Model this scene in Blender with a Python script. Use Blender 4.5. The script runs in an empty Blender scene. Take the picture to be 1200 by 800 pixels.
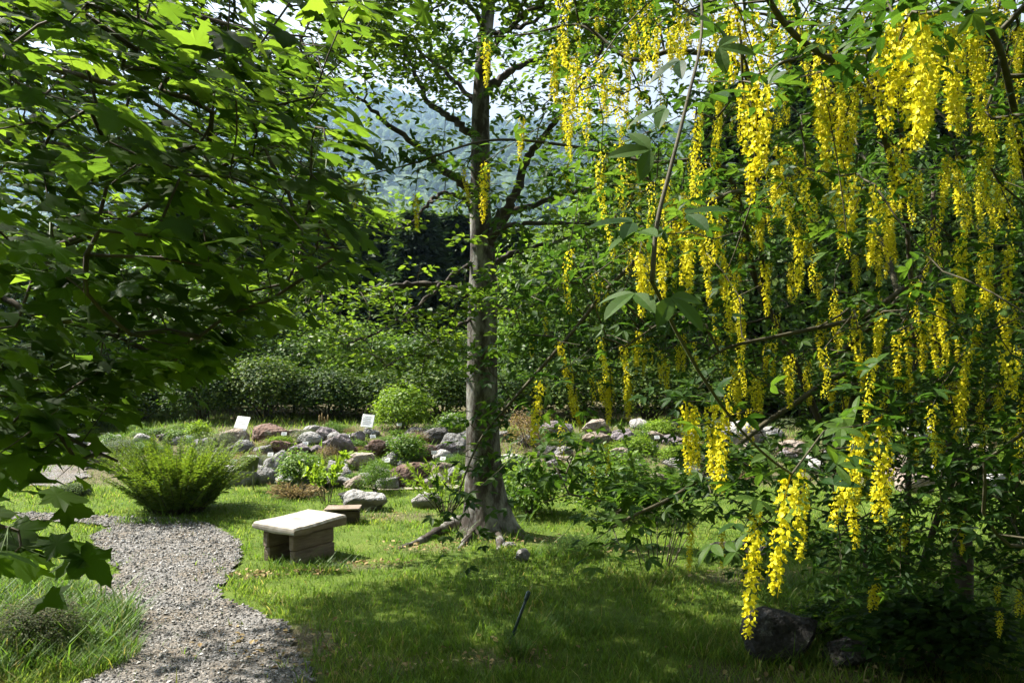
import bpy, math, random
import numpy as np
from mathutils import Vector, Matrix

rng = np.random.default_rng(7)
random.seed(7)
scene = bpy.context.scene
COL = scene.collection

# ------------------------------------------------------------------ camera
FPX = 933.0                      # focal length in photo pixels (1200 wide) = 28 mm
PITCH = math.atan(15 / FPX)      # horizon sits at photo row 415
CAM = np.array([0.0, 0.0, 1.9])
cam_data = bpy.data.cameras.new('camera')
cam_data.lens = 28.0
cam_data.sensor_width = 36.0
cam_data.clip_start = 0.05
cam_data.clip_end = 12000
cam = bpy.data.objects.new('camera', cam_data)
cam.location = CAM
cam.rotation_euler = (math.pi / 2 + PITCH, 0, 0)
COL.objects.link(cam)
scene.camera = cam

# ------------------------------------------------------------------ sun and sky
SUN_EL = math.radians(50)
SUN_BEHIND = math.radians(25)    # from the left, this far behind the picture plane
SUN_DIR = np.array([-math.cos(SUN_BEHIND) * math.cos(SUN_EL),
                    math.sin(SUN_BEHIND) * math.cos(SUN_EL), math.sin(SUN_EL)])
world = bpy.data.worlds.new('World')
scene.world = world
world.use_nodes = True
wn = world.node_tree
wn.nodes.clear()
sky = wn.nodes.new('ShaderNodeTexSky')
sky.sky_type = 'NISHITA'
sky.sun_disc = False
sky.sun_elevation = SUN_EL
sky.sun_rotation = math.atan2(SUN_DIR[0], SUN_DIR[1])
sky.altitude = 100
sky.air_density = 1.0
sky.dust_density = 6.0
sky.ozone_density = 1.0
bg = wn.nodes.new('ShaderNodeBackground')
bg.inputs['Strength'].default_value = 0.05
wo = wn.nodes.new('ShaderNodeOutputWorld')
# thin bright cloud veil over the whole sky
wtc = wn.nodes.new('ShaderNodeTexCoord')
wnz = wn.nodes.new('ShaderNodeTexNoise')
wnz.inputs['Scale'].default_value = 2.2
wnz.inputs['Detail'].default_value = 7
wrp = wn.nodes.new('ShaderNodeValToRGB')
wrp.color_ramp.elements[0].position = 0.35
wrp.color_ramp.elements[0].color = (.35, .35, .35, 1)
wrp.color_ramp.elements[1].position = 0.62
wrp.color_ramp.elements[1].color = (.9, .9, .9, 1)
wmx = wn.nodes.new('ShaderNodeMix')
wmx.data_type = 'RGBA'
wmx.inputs['B'].default_value = (5.6, 5.6, 5.6, 1)
wn.links.new(wtc.outputs['Generated'], wnz.inputs['Vector'])
wn.links.new(wnz.outputs['Fac'], wrp.inputs[0])
wn.links.new(wrp.outputs[0], wmx.inputs['Factor'])
wn.links.new(sky.outputs[0], wmx.inputs['A'])
wn.links.new(wmx.outputs['Result'], bg.inputs['Color'])
wn.links.new(bg.outputs[0], wo.inputs['Surface'])

sun_data = bpy.data.lights.new('sun', 'SUN')
sun_data.energy = 5.0
sun_data.angle = math.radians(0.53)
sun_data.color = (1.0, 0.94, 0.84)
sun = bpy.data.objects.new('sun', sun_data)
sun.rotation_euler = Vector(-SUN_DIR).to_track_quat('-Z', 'Y').to_euler()
sun.location = (-20, 10, 30)
COL.objects.link(sun)

scene.view_settings.view_transform = 'Standard'
scene.view_settings.look = 'None'
scene.view_settings.gamma = 1.0
scene.view_settings.exposure = 2.12
scene.view_settings.use_curve_mapping = False
scene.render.engine = 'CYCLES'
scene.cycles.use_denoising = True
scene.cycles.max_bounces = 6
scene.cycles.diffuse_bounces = 2
scene.cycles.transmission_bounces = 4
scene.cycles.volume_bounces = 1
scene.cycles.transparent_max_bounces = 8
scene.cycles.caustics_reflective = False
scene.cycles.caustics_refractive = False
scene.cycles.sample_clamp_indirect = 6.0

# ------------------------------------------------------------------ helpers: space
def ss(a, b, x):
    t = np.clip((np.asarray(x, float) - a) / (b - a), 0, 1)
    return t * t * (3 - 2 * t)

_perm = np.random.default_rng(99).random((256, 256))
def vnoise(x, y):
    x = np.asarray(x, float); y = np.asarray(y, float)
    xi = np.floor(x).astype(int); yi = np.floor(y).astype(int)
    fx = x - xi; fy = y - yi
    fx = fx * fx * (3 - 2 * fx); fy = fy * fy * (3 - 2 * fy)
    a = _perm[xi % 256, yi % 256]; b = _perm[(xi + 1) % 256, yi % 256]
    c = _perm[xi % 256, (yi + 1) % 256]; d = _perm[(xi + 1) % 256, (yi + 1) % 256]
    return (a * (1 - fx) + b * fx) * (1 - fy) + (c * (1 - fx) + d * fx) * fy
def fbm(x, y, o=4):
    s = 0; a = 0.5
    for k in range(o):
        s = s + a * vnoise(x * 2 ** k + 17.3 * k, y * 2 ** k + 5.1 * k); a *= 0.5
    return s

def terrain(x, y):
    x = np.asarray(x, float); y = np.asarray(y, float)
    z = 0.10 * (fbm(x * 0.35 + 40, y * 0.35 + 40) - 0.5)
    m = ss(11.7, 15.6, y) * ss(-9.0, -6.5, x)
    z = z + m * (0.50 + 0.12 * (fbm(x * 0.8 + 9, y * 0.8 + 3) - 0.5))
    z = z + 0.5 * ss(15, 19, y) * (1 - ss(-9.0, -6.5, x))
    z = z + 0.25 * (1 - ss(0.5, 4.0, y))
    return z

def pt(px, py, d):
    """world point seen at photo pixel (px,py) at depth d"""
    u = (px - 600) / FPX; v = (400 - py) / FPX
    ca, sa = math.cos(PITCH), math.sin(PITCH)
    dy = ca - v * sa; dz = sa + v * ca
    s = d / dy
    return np.array([CAM[0] + u * s, CAM[1] + d, CAM[2] + dz * s])
def gpt(px, py):
    """where the pixel's ray meets the ground"""
    lo, hi = 1.0, 60.0
    prev = lo
    for d in np.arange(1.5, 60, 0.1):
        p = pt(px, py, d)
        if p[2] <= terrain(p[0], p[1]):
            lo, hi = prev, d
            break
        prev = d
    for _ in range(20):
        m = (lo + hi) / 2; p = pt(px, py, m)
        if p[2] <= terrain(p[0], p[1]): hi = m
        else: lo = m
    p = pt(px, py, hi)
    p[2] = terrain(p[0], p[1])
    return p
def pix(P):
    P = np.atleast_2d(P) - CAM
    ca, sa = math.cos(PITCH), math.sin(PITCH)
    f = P[:, 1] * ca + P[:, 2] * sa; u = -P[:, 1] * sa + P[:, 2] * ca
    f = np.where(f < 0.05, 0.05, f)
    return np.stack([600 + FPX * P[:, 0] / f, 400 - FPX * u / f], 1)
def inpoly(q, poly):
    q = np.atleast_2d(q); poly = np.asarray(poly, float)
    x, y = q[:, 0], q[:, 1]; r = np.zeros(len(q), bool)
    j = len(poly) - 1
    for i in range(len(poly)):
        xi, yi = poly[i]; xj, yj = poly[j]
        c = ((yi > y) != (yj > y)) & (x < (xj - xi) * (y - yi) / (yj - yi + 1e-12) + xi)
        r ^= c; j = i
    return r
def unit(v):
    v = np.asarray(v, float)
    return v / np.maximum(np.linalg.norm(v, axis=-1, keepdims=True), 1e-9)
def shadow_of(P):
    P = np.atleast_2d(P)
    return P - SUN_DIR[None] * (P[:, 2:3] / SUN_DIR[2])

# ------------------------------------------------------------------ helpers: meshes
def make_mesh(name, V, F, rnd=None, mat=None, smooth=False):
    V = np.ascontiguousarray(V, np.float32); F = np.ascontiguousarray(F, np.int32)
    me = bpy.data.meshes.new(name)
    me.vertices.add(len(V)); me.vertices.foreach_set('co', V.ravel())
    k = F.shape[1]
    me.loops.add(F.size); me.loops.foreach_set('vertex_index', F.ravel())
    me.polygons.add(len(F))
    me.polygons.foreach_set('loop_start', np.arange(0, F.size, k, dtype=np.int32))
    me.polygons.foreach_set('use_smooth', np.full(len(F), smooth, bool))
    if rnd is not None:
        at = me.attributes.new('rnd', 'FLOAT', 'POINT')
        at.data.foreach_set('value', np.ascontiguousarray(rnd, np.float32))
    me.update(calc_edges=True)
    if mat is not None: me.materials.append(mat)
    return me

class Bag:
    """collects triangle meshes"""
    def __init__(s): s.V = []; s.F = []; s.R = []; s.n = 0
    def add(s, V, F, rnd=0.5):
        V = np.asarray(V, float).reshape(-1, 3); F = np.asarray(F, int).reshape(-1, 3)
        s.V.append(V); s.F.append(F + s.n)
        s.R.append(np.broadcast_to(np.asarray(rnd, float), (len(V),)))
        s.n += len(V)
    def mesh(s, name, mat, smooth=False):
        return make_mesh(name, np.concatenate(s.V), np.concatenate(s.F), np.concatenate(s.R), mat, smooth)

def link(name, me, parent=None, loc=None, rot=None, scale=None, label=None, cat=None, group=None, kind=None):
    o = bpy.data.objects.new(name, me)
    COL.objects.link(o)
    if parent is not None: o.parent = parent
    if loc is not None: o.location = [float(c) for c in loc]
    if rot is not None: o.rotation_euler = rot
    if scale is not None: o.scale = (scale,) * 3 if np.isscalar(scale) else [float(c) for c in scale]
    if label: o['label'] = label
    if cat: o['category'] = cat
    if group: o['group'] = group
    if kind: o['kind'] = kind
    return o
def thing(name, label, cat, loc=(0, 0, 0), rz=0.0, group=None, scale=1.0):
    return link(name, None, None, loc, (0, 0, rz), scale, label, cat, group)

def frames(N, D):
    """rotation matrices with local y = D (made perpendicular), z = N"""
    N = unit(N); D = D - N * np.sum(D * N, 1, keepdims=True); D = unit(D)
    S = np.cross(D, N)
    return np.stack([S, D, N], 2)
def scatter(tpl, P, N, D, S, rnd=None, bag=None):
    """copies a leaf template (V,F) to N places"""
    V, F = tpl
    P = np.asarray(P, float); n = len(P)
    if n == 0: return bag
    R = frames(np.asarray(N, float), np.asarray(D, float))
    S = np.broadcast_to(np.asarray(S, float), (n,))
    W = np.einsum('nij,kj->nki', R, V) * S[:, None, None] + P[:, None, :]
    FF = (F[None] + (np.arange(n) * len(V))[:, None, None]).reshape(-1, 3)
    if rnd is None: rnd = rng.random(n)
    if bag is None: bag = Bag()
    bag.add(W.reshape(-1, 3), FF, np.repeat(rnd, len(V)))
    return bag

def rand_dirs(n):
    return unit(rng.normal(size=(n, 3)))

# leaf templates (x across, y along 0..1, z up)
def leaf_ovate(w=0.3, fold=0.08, curl=0.10):
    pts = [(0, 0), (w * .85, .28), (w, .55), (0, 1), (-w, .55), (-w * .85, .28)]
    V = np.array([(x, y, fold * abs(x) / w - curl * y * y) for x, y in pts])
    return V, np.array([(0, 1, 2), (0, 2, 3), (0, 3, 4), (0, 4, 5)])
def leaf_fine(w=0.2, fold=0.05, curl=0.18):
    ys = [0, .12, .3, .5, .7, .88, 1]; ws = [0, .45, .85, 1, .85, .45, 0]
    V = []; F = []
    for y, k in zip(ys, ws):
        V += [(-w * k, y, fold * k - curl * y * y), (0, y, -curl * y * y), (w * k, y, fold * k - curl * y * y)]
    for i in range(6):
        a = 3 * i
        F += [(a, a + 1, a + 4), (a, a + 4, a + 3), (a + 1, a + 2, a + 5), (a + 1, a + 5, a + 4)]
    return np.array(V, float), np.array(F)
def leaf_maple(droop=0.22, warp=0.05, seed=0):
    h = [(0, 0), (.14, -.13), (.28, -.13), (.40, -.22), (.41, -.06), (.37, .05), (.52, .10), (.60, .21), (.74, .28),
         (.60, .35), (.52, .47), (.42, .44), (.29, .43), (.31, .58), (.22, .68), (.19, .84), (.09, .88), (0, 1)]
    pts = h + [(-x, y) for x, y in h[-2:0:-1]]
    r = np.random.default_rng(seed)
    V = [(0, .2, 0.03)]
    for x, y in pts:
        V.append((x, y, -droop * (x * x + (y - .2) ** 2) + r.normal() * warp * .5 + .07 * abs(x)))
    n = len(pts)
    F = [(0, 1 + i, 1 + (i + 1) % n) for i in range(n)]
    return np.array(V, float), np.array(F)
LEAF_QUAD = (np.array([(-.32, .0, 0), (.0, -.25, .05), (.32, 0.1, 0), (0, .75, -.1)], float) + [0, .25, 0],
             np.array([(0, 1, 2), (0, 2, 3)]))
BLADE1 = (np.array([(-.5, 0, 0), (.5, 0, 0), (0, 1, 0)], float), np.array([(0, 1, 2)]))

def tube(P, R, sides=6, rnd=0.5, bag=None, close=True):
    P = np.asarray(P, float); R = np.asarray(R, float)
    T = np.gradient(P, axis=0); T = unit(T)
    ref = np.array([0.0, 0, 1]) if abs(T[0][2]) < 0.9 else np.array([1.0, 0, 0])
    u = unit(np.cross(T[0], ref))
    a = np.linspace(0, 2 * np.pi, sides, endpoint=False)
    V = np.zeros((len(P), sides, 3))
    for i in range(len(P)):
        u = unit(u - T[i] * np.dot(u, T[i])); w = np.cross(T[i], u)
        V[i] = P[i] + R[i] * (np.cos(a)[:, None] * u + np.sin(a)[:, None] * w)
    V = V.reshape(-1, 3)
    F = []
    i0 = np.arange(sides); i1 = (i0 + 1) % sides
    for i in range(len(P) - 1):
        A = i * sides + i0; B = i * sides + i1; C_ = A + sides; D_ = B + sides
        F.append(np.stack([A, B, D_], 1)); F.append(np.stack([A, D_, C_], 1))
    F = np.concatenate(F)
    if close:
        n = len(V)
        V = np.concatenate([V, [P[0], P[-1]]])
        e = (len(P) - 1) * sides
        F = np.concatenate([F, np.stack([i1, i0, np.full(sides, n)], 1), np.stack([e + i0, e + i1, np.full(sides, n + 1)], 1)])
    if bag is None: bag = Bag()
    bag.add(V, F, rnd)
    return bag

def smooth_path(pts, n=8):
    """Catmull-Rom through the points"""
    p = np.asarray(pts, float)
    q = np.concatenate([[2 * p[0] - p[1]], p, [2 * p[-1] - p[-2]]])
    out = []
    for i in range(1, len(q) - 2):
        for t in np.linspace(0, 1, n, endpoint=False):
            a, b, c, d = q[i - 1], q[i], q[i + 1], q[i + 2]
            out.append(.5 * (2 * b + (c - a) * t + (2 * a - 5 * b + 4 * c - d) * t * t + (3 * b - a - 3 * c + d) * t ** 3))
    out.append(p[-1])
    return np.array(out)

class Skel:
    """a branching skeleton: explicit limbs, then twigs grown to the points that carry leaves"""
    def __init__(s):
        s.P = np.zeros((0, 3)); s.par = []; s.lim = []; s.rfix = []; s.tipw = []
        s.limbs = []
    def _push(s, p, par, lim, r=np.nan):
        s.P = np.concatenate([s.P, [p]]) if len(s.P) else np.array([p])
        s.par.append(par); s.lim.append(lim); s.rfix.append(r); s.tipw.append(0.0)
        return len(s.par) - 1
    def limb(s, pts, r0, r1, attach=None, n=6):
        pp = smooth_path(pts, n); par = -1
        if attach is not None and len(s.par):
            par = int(np.argmin(np.linalg.norm(s.P - pp[0], axis=1)))
        k = len(s.limbs); ids = []
        for i, p in enumerate(pp):
            t = i / (len(pp) - 1)
            par = s._push(p, par, k, r0 * (1 - t) ** 0.9 + r1 * (1 - (1 - t) ** 0.9)); ids.append(par)
        s.limbs.append(ids)
        return ids
    def grow(s, A, step=0.12, sag=0.0, wob=0.12, maxd=None):
        A = np.asarray(A, float)
        d0 = np.array([np.min(np.sum((s.P - a) ** 2, 1)) for a in A])
        N = 400
        buf = np.zeros((len(s.P) + len(A) * 30, 3)); n = len(s.P); buf[:n] = s.P
        for k in np.argsort(d0):
            a = A[k]
            d = np.sum((buf[:n] - a) ** 2, 1)
            j = int(np.argmin(d)); L = math.sqrt(d[j])
            if L < 1e-3: s.tipw[j] += 1; continue
            m = max(1, min(25, int(round(L / step))))
            b = buf[j].copy()
            c = (a + b) / 2 + rng.normal(size=3) * L * wob + np.array([0, 0, sag * L])
            if n + m >= len(buf): buf = np.concatenate([buf, np.zeros((5000, 3))])
            par = j
            for t in np.linspace(0, 1, m + 1)[1:]:
                buf[n] = (1 - t) ** 2 * b + 2 * t * (1 - t) * c + t * t * a
                s.par.append(par); s.lim.append(-1); s.rfix.append(np.nan); s.tipw.append(0.0)
                par = n; n += 1
            s.tipw[par] += 1
        s.P = buf[:n].copy()
    def radii(s, rt, ex=0.42):
        w = np.array(s.tipw)
        for i in range(len(w) - 1, -1, -1):
            if s.par[i] >= 0: w[s.par[i]] += w[i]
        r = rt * np.maximum(w, 1) ** ex
        f = np.array(s.rfix)
        return np.where(np.isnan(f), r, np.maximum(f, 0))
    def twig_bag(s, r, sides=4, rmax=1.0):
        kids = [[] for _ in s.par]
        for i, p in enumerate(s.par):
            if p >= 0 and s.lim[i] == -1: kids[p].append(i)
        bag = Bag()
        starts = []
        for i, p in enumerate(s.par):
            if s.lim[i] >= 0:
                starts += [(i, k) for k in kids[i]]
        while starts:
            a, b = starts.pop()
            ch = [a, b]
            while kids[ch[-1]]:
                ks = sorted(kids[ch[-1]], key=lambda k: -r[k])
                starts += [(ch[-1], k) for k in ks[1:]]
                ch.append(ks[0])
            rr = r[ch].copy(); rr[0] = rr[1]
            tube(s.P[ch], np.minimum(rr, rmax), sides, rng.random(), bag, close=False)
        return bag

# ------------------------------------------------------------------ helpers: materials
def new_mat(name):
    m = bpy.data.materials.new(name); m.use_nodes = True
    nt = m.node_tree; nt.nodes.clear()
    out = nt.nodes.new('ShaderNodeOutputMaterial')
    return m, nt, out
def nd(nt, typ, **kw):
    n = nt.nodes.new(typ)
    for k, v in kw.items(): setattr(n, k, v)
    return n
def ramp(nt, stops, src):
    r = nd(nt, 'ShaderNodeValToRGB')
    e = r.color_ramp.elements
    while len(e) < len(stops): e.new(0.5)
    for el, (p, c) in zip(e, stops):
        el.position = p; el.color = (*c, 1)
    if src is not None: nt.links.new(src, r.inputs[0])
    return r
def leaf_mat(name, stops, trans=0.42, tint=(1.25, 1.35, 0.55), rough=0.42, spec=0.35, vary=0.25):
    m, nt, out = new_mat(name)
    at = nd(nt, 'ShaderNodeAttribute'); at.attribute_name = 'rnd'
    oi = nd(nt, 'ShaderNodeObjectInfo')
    ad = nd(nt, 'ShaderNodeMath', operation='MULTIPLY_ADD')
    nt.links.new(oi.outputs['Random'], ad.inputs[0]); ad.inputs[1].default_value = vary
    nt.links.new(at.outputs['Fac'], ad.inputs[2])
    sb = nd(nt, 'ShaderNodeMath', operation='SUBTRACT'); sb.inputs[1].default_value = vary / 2
    nt.links.new(ad.outputs[0], sb.inputs[0])
    r = ramp(nt, stops, sb.outputs[0])
    pb = nd(nt, 'ShaderNodeBsdfPrincipled')
    pb.inputs['Roughness'].default_value = rough
    pb.inputs['Specular IOR Level'].default_value = spec
    nt.links.new(r.outputs[0], pb.inputs['Base Color'])
    mul = nd(nt, 'ShaderNodeMix', data_type='RGBA', blend_type='MULTIPLY')
    mul.inputs['Factor'].default_value = 1.0
    nt.links.new(r.outputs[0], mul.inputs['A']); mul.inputs['B'].default_value = (*[min(t * 1.6, 9) for t in tint], 1)
    tr = nd(nt, 'ShaderNodeBsdfTranslucent')
    nt.links.new(mul.outputs['Result'], tr.inputs['Color'])
    mx = nd(nt, 'ShaderNodeMixShader'); mx.inputs[0].default_value = trans
    nt.links.new(pb.outputs[0], mx.inputs[1]); nt.links.new(tr.outputs[0], mx.inputs[2])
    nt.links.new(mx.outputs[0], out.inputs['Surface'])
    return m
def rough_mat(name, stops, scale=4.0, detail=8, rough=0.9, bump=0.4, bscale=20.0, bdist=0.02, vary=0.0, stretch=(1, 1, 1), spec=0.2, extra=None):
    m, nt, out = new_mat(name)
    tc = nd(nt, 'ShaderNodeTexCoord')
    mp = nd(nt, 'ShaderNodeMapping'); mp.inputs['Scale'].default_value = stretch
    nt.links.new(tc.outputs['Object'], mp.inputs['Vector'])
    oi = nd(nt, 'ShaderNodeObjectInfo')
    no = nd(nt, 'ShaderNodeTexNoise'); no.noise_dimensions = '4D'
    no.inputs['Scale'].default_value = scale; no.inputs['Detail'].default_value = detail
    no.inputs['Roughness'].default_value = 0.65
    nt.links.new(mp.outputs[0], no.inputs['Vector'])
    ml = nd(nt, 'ShaderNodeMath', operation='MULTIPLY'); ml.inputs[1].default_value = 37.0
    nt.links.new(oi.outputs['Random'], ml.inputs[0]); nt.links.new(ml.outputs[0], no.inputs['W'])
    src = no.outputs['Fac']
    if vary:
        ad = nd(nt, 'ShaderNodeMath', operation='MULTIPLY_ADD'); ad.inputs[1].default_value = vary
        nt.links.new(oi.outputs['Random'], ad.inputs[0]); nt.links.new(src, ad.inputs[2])
        sb = nd(nt, 'ShaderNodeMath', operation='SUBTRACT'); sb.inputs[1].default_value = vary / 2
        nt.links.new(ad.outputs[0], sb.inputs[0]); src = sb.outputs[0]
    r = ramp(nt, stops, src)
    col = r.outputs[0]
    pb = nd(nt, 'ShaderNodeBsdfPrincipled')
    pb.inputs['Roughness'].default_value = rough; pb.inputs['Specular IOR Level'].default_value = spec
    if extra: col = extra(nt, mp, col)
    nt.links.new(col, pb.inputs['Base Color'])
    b2 = nd(nt, 'ShaderNodeTexNoise'); b2.inputs['Scale'].default_value = bscale; b2.inputs['Detail'].default_value = 8
    nt.links.new(mp.outputs[0], b2.inputs['Vector'])
    bp = nd(nt, 'ShaderNodeBump'); bp.inputs['Strength'].default_value = bump; bp.inputs['Distance'].default_value = bdist
    nt.links.new(b2.outputs['Fac'], bp.inputs['Height']); nt.links.new(bp.outputs[0], pb.inputs['Normal'])
    nt.links.new(pb.outputs[0], out.inputs['Surface'])
    return m
def plain_mat(name, col, rough=0.5, spec=0.4, metal=0.0):
    m, nt, out = new_mat(name)
    pb = nd(nt, 'ShaderNodeBsdfPrincipled')
    no = nd(nt, 'ShaderNodeTexNoise'); no.inputs['Scale'].default_value = 40; no.inputs['Detail'].default_value = 5
    tc = nd(nt, 'ShaderNodeTexCoord'); nt.links.new(tc.outputs['Object'], no.inputs['Vector'])
    r = ramp(nt, [(.3, [c * .85 for c in col]), (.7, col)], no.outputs['Fac'])
    nt.links.new(r.outputs[0], pb.inputs['Base Color'])
    pb.inputs['Roughness'].default_value = rough; pb.inputs['Specular IOR Level'].default_value = spec
    pb.inputs['Metallic'].default_value = metal
    nt.links.new(pb.outputs[0], out.inputs['Surface'])
    return m

M = {}
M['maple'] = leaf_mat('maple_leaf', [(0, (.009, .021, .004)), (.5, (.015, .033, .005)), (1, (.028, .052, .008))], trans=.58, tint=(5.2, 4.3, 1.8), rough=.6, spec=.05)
M['beech'] = leaf_mat('beech_leaf', [(0, (.034, .070, .010)), (.5, (.055, .105, .013)), (1, (.090, .145, .018))], trans=.48, tint=(1.7, 1.5, .7), spec=.12, rough=.5)
M['lab_leaf'] = leaf_mat('laburnum_leaf', [(0, (.016, .042, .009)), (.5, (.026, .060, .011)), (1, (.052, .095, .016))], trans=.42, tint=(1.7, 1.6, .7), rough=.5, spec=.10)
M['flower'] = leaf_mat('laburnum_flower', [(0, (.58, .49, .015)), (.5, (.72, .65, .025)), (1, (.80, .75, .06))], trans=.40, tint=(.62, .62, .5), rough=.5, spec=.2, vary=.2)
M['grass'] = leaf_mat('grass_blade', [(0, (.040, .090, .011)), (.5, (.082, .150, .020)), (.92, (.145, .195, .040)), (1, (.24, .22, .10))], trans=.42, tint=(1.35, 1.25, .7), rough=.6, spec=.1)
M['wild_grass'] = leaf_mat('long_grass_blade', [(0, (.045, .095, .018)), (.7, (.085, .150, .030)), (1, (.24, .21, .09))], trans=.38, tint=(1.2, 1.2, .5), spec=.1)
M['straw'] = leaf_mat('dry_straw', [(0, (.16, .11, .05)), (1, (.36, .28, .14))], trans=.2, tint=(.8, .8, .7), rough=.8, spec=.1)
M['juniper'] = leaf_mat('juniper_spray', [(0, (.045, .090, .014)), (.5, (.085, .15, .02)), (1, (.16, .22, .030))], trans=.30, tint=(1.1, 1.1, .5), rough=.6, spec=.2)
M['yew'] = leaf_mat('hedge_leaf', [(0, (.018, .040, .008)), (.6, (.044, .080, .011)), (1, (.105, .145, .018))], trans=.28, rough=.55, spec=.12)
M['bright'] = leaf_mat('bright_leaf', [(0, (.075, .13, .014)), (.5, (.13, .21, .020)), (1, (.20, .28, .035))], trans=.42, tint=(1.1, 1.1, .5), spec=.12)
M['mid'] = leaf_mat('rockery_leaf', [(0, (.036, .080, .012)), (.5, (.068, .125, .017)), (1, (.12, .18, .03))], trans=.38, spec=.12)
M['grey_leaf'] = leaf_mat('grey_green_leaf', [(0, (.06, .08, .045)), (1, (.14, .17, .10))], trans=.3, rough=.7, spec=.2)
M['rust_leaf'] = leaf_mat('rusty_leaf', [(0, (.07, .045, .03)), (.5, (.16, .10, .055)), (1, (.22, .18, .09))], trans=.3, rough=.7, spec=.2)
M['pink'] = leaf_mat('pink_petal', [(0, (.35, .06, .22)), (1, (.55, .25, .45))], trans=.3, tint=(.7, .7, .7), rough=.7, spec=.1)
M['white_petal'] = leaf_mat('white_petal', [(0, (.6, .6, .52)), (1, (.75, .75, .7))], trans=.3, tint=(.6, .6, .6), rough=.7, spec=.1)
M['dark_tree'] = leaf_mat('dark_conifer', [(0, (.010, .022, .012)), (.5, (.018, .036, .018)), (1, (.035, .058, .024))], trans=.18, rough=.6, spec=.2)
M['mid_tree'] = leaf_mat('woodland_leaf', [(0, (.028, .055, .012)), (.5, (.050, .092, .018)), (1, (.085, .14, .028))], trans=.40, spec=.1)
M['light_tree'] = leaf_mat('light_woodland_leaf', [(0, (.055, .095, .016)), (.5, (.085, .14, .024)), (1, (.13, .19, .036))], trans=.45, spec=.1)
M['forest'] = leaf_mat('hill_forest', [(0, (.020, .042, .014)), (1, (.060, .095, .030))], trans=.1, rough=.9, spec=.05)
M['heather'] = leaf_mat('heather', [(0, (.03, .035, .018)), (.6, (.06, .075, .03)), (1, (.10, .085, .05))], trans=.2, rough=.8, spec=.1)

def bark_extra(nt, mp, col):
    v = nd(nt, 'ShaderNodeTexNoise'); v.inputs['Scale'].default_value = 5; v.inputs['Detail'].default_value = 9; v.inputs['Roughness'].default_value = .7
    nt.links.new(mp.outputs[0], v.inputs['Vector'])
    r = ramp(nt, [(.47, (0, 0, 0)), (.64, (.85, .85, .85))], v.outputs['Fac'])
    mx = nd(nt, 'ShaderNodeMix', data_type='RGBA')
    nt.links.new(r.outputs[0], mx.inputs['Factor']); nt.links.new(col, mx.inputs['A']); mx.inputs['B'].default_value = (.25, .245, .22, 1)
    return mx.outputs['Result']
M['beech_bark'] = rough_mat('beech_bark', [(.30, (.020, .016, .012)), (.5, (.042, .034, .027)), (.7, (.085, .073, .060))], scale=7, rough=.9, bump=.7, bscale=16, bdist=.02, stretch=(1, 1, .45), extra=bark_extra)
M['beech_limb'] = rough_mat('beech_limb_bark', [(.30, (.020, .016, .012)), (.5, (.042, .034, .027)), (.7, (.085, .073, .060))], scale=7, rough=.9, bump=.5, bscale=30, bdist=.01)
M['bark'] = rough_mat('dark_bark', [(.3, (.030, .024, .018)), (.7, (.10, .082, .062))], scale=10, rough=.9, bump=.5, bscale=40, bdist=.01, stretch=(1, 1, .4))
M['twig'] = rough_mat('twig_bark', [(.3, (.035, .030, .018)), (.7, (.085, .078, .045))], scale=14, rough=.8, bump=.2, bscale=60, bdist=.004)
M['green_twig'] = rough_mat('green_twig', [(.3, (.05, .085, .02)), (.7, (.09, .13, .035))], scale=14, rough=.7, bump=.1, bscale=60, bdist=.002)
def lichen(nt, mp, col):
    v = nd(nt, 'ShaderNodeTexNoise'); v.inputs['Scale'].default_value = 3.2; v.inputs['Detail'].default_value = 10; v.inputs['Roughness'].default_value = .72
    nt.links.new(mp.outputs[0], v.inputs['Vector'])
    r = ramp(nt, [(.56, (0, 0, 0)), (.66, (.8, .8, .8))], v.outputs['Fac'])
    mx = nd(nt, 'ShaderNodeMix', data_type='RGBA')
    nt.links.new(r.outputs[0], mx.inputs['Factor']); nt.links.new(col, mx.inputs['A']); mx.inputs['B'].default_value = (.24, .25, .21, 1)
    return mx.outputs['Result']
def rock_mat(name, a, b, c):
    return rough_mat(name, [(.28, a), (.5, b), (.72, c)], scale=3.0, rough=.92, bump=1.0, bscale=8, bdist=.12, vary=.25, extra=lichen)
M['rock_grey'] = rock_mat('grey_rock', (.09, .09, .085), (.19, .187, .18), (.31, .302, .29))
M['rock_pale'] = rock_mat('pale_rock', (.15, .142, .13), (.26, .25, .235), (.38, .37, .35))
M['rock_red'] = rock_mat('red_brown_rock', (.055, .036, .029), (.12, .075, .057), (.21, .14, .11))
M['rock_mauve'] = rock_mat('mauve_rock', (.08, .07, .075), (.155, .135, .14), (.25, .22, .222))
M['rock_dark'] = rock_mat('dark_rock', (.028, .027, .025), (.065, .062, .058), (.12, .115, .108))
M['rock_tan'] = rock_mat('tan_rock', (.11, .085, .065), (.21, .17, .135), (.33, .28, .235))
M['gravel_stone'] = leaf_mat('gravel_stone', [(0, (.065, .065, .063)), (.4, (.15, .147, .14)), (.8, (.25, .243, .23)), (1, (.42, .41, .39))], trans=0.0, rough=.9, spec=.2, vary=0)
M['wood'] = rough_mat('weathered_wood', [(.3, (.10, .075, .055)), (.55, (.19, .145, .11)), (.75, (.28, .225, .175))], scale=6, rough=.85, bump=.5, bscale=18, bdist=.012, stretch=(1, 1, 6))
M['wood_top'] = rough_mat('bleached_wood', [(.3, (.15, .13, .105)), (.5, (.30, .275, .235)), (.72, (.44, .41, .365))], scale=5, rough=.8, bump=.4, bscale=16, bdist=.008, stretch=(5, 1, 1))
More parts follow.
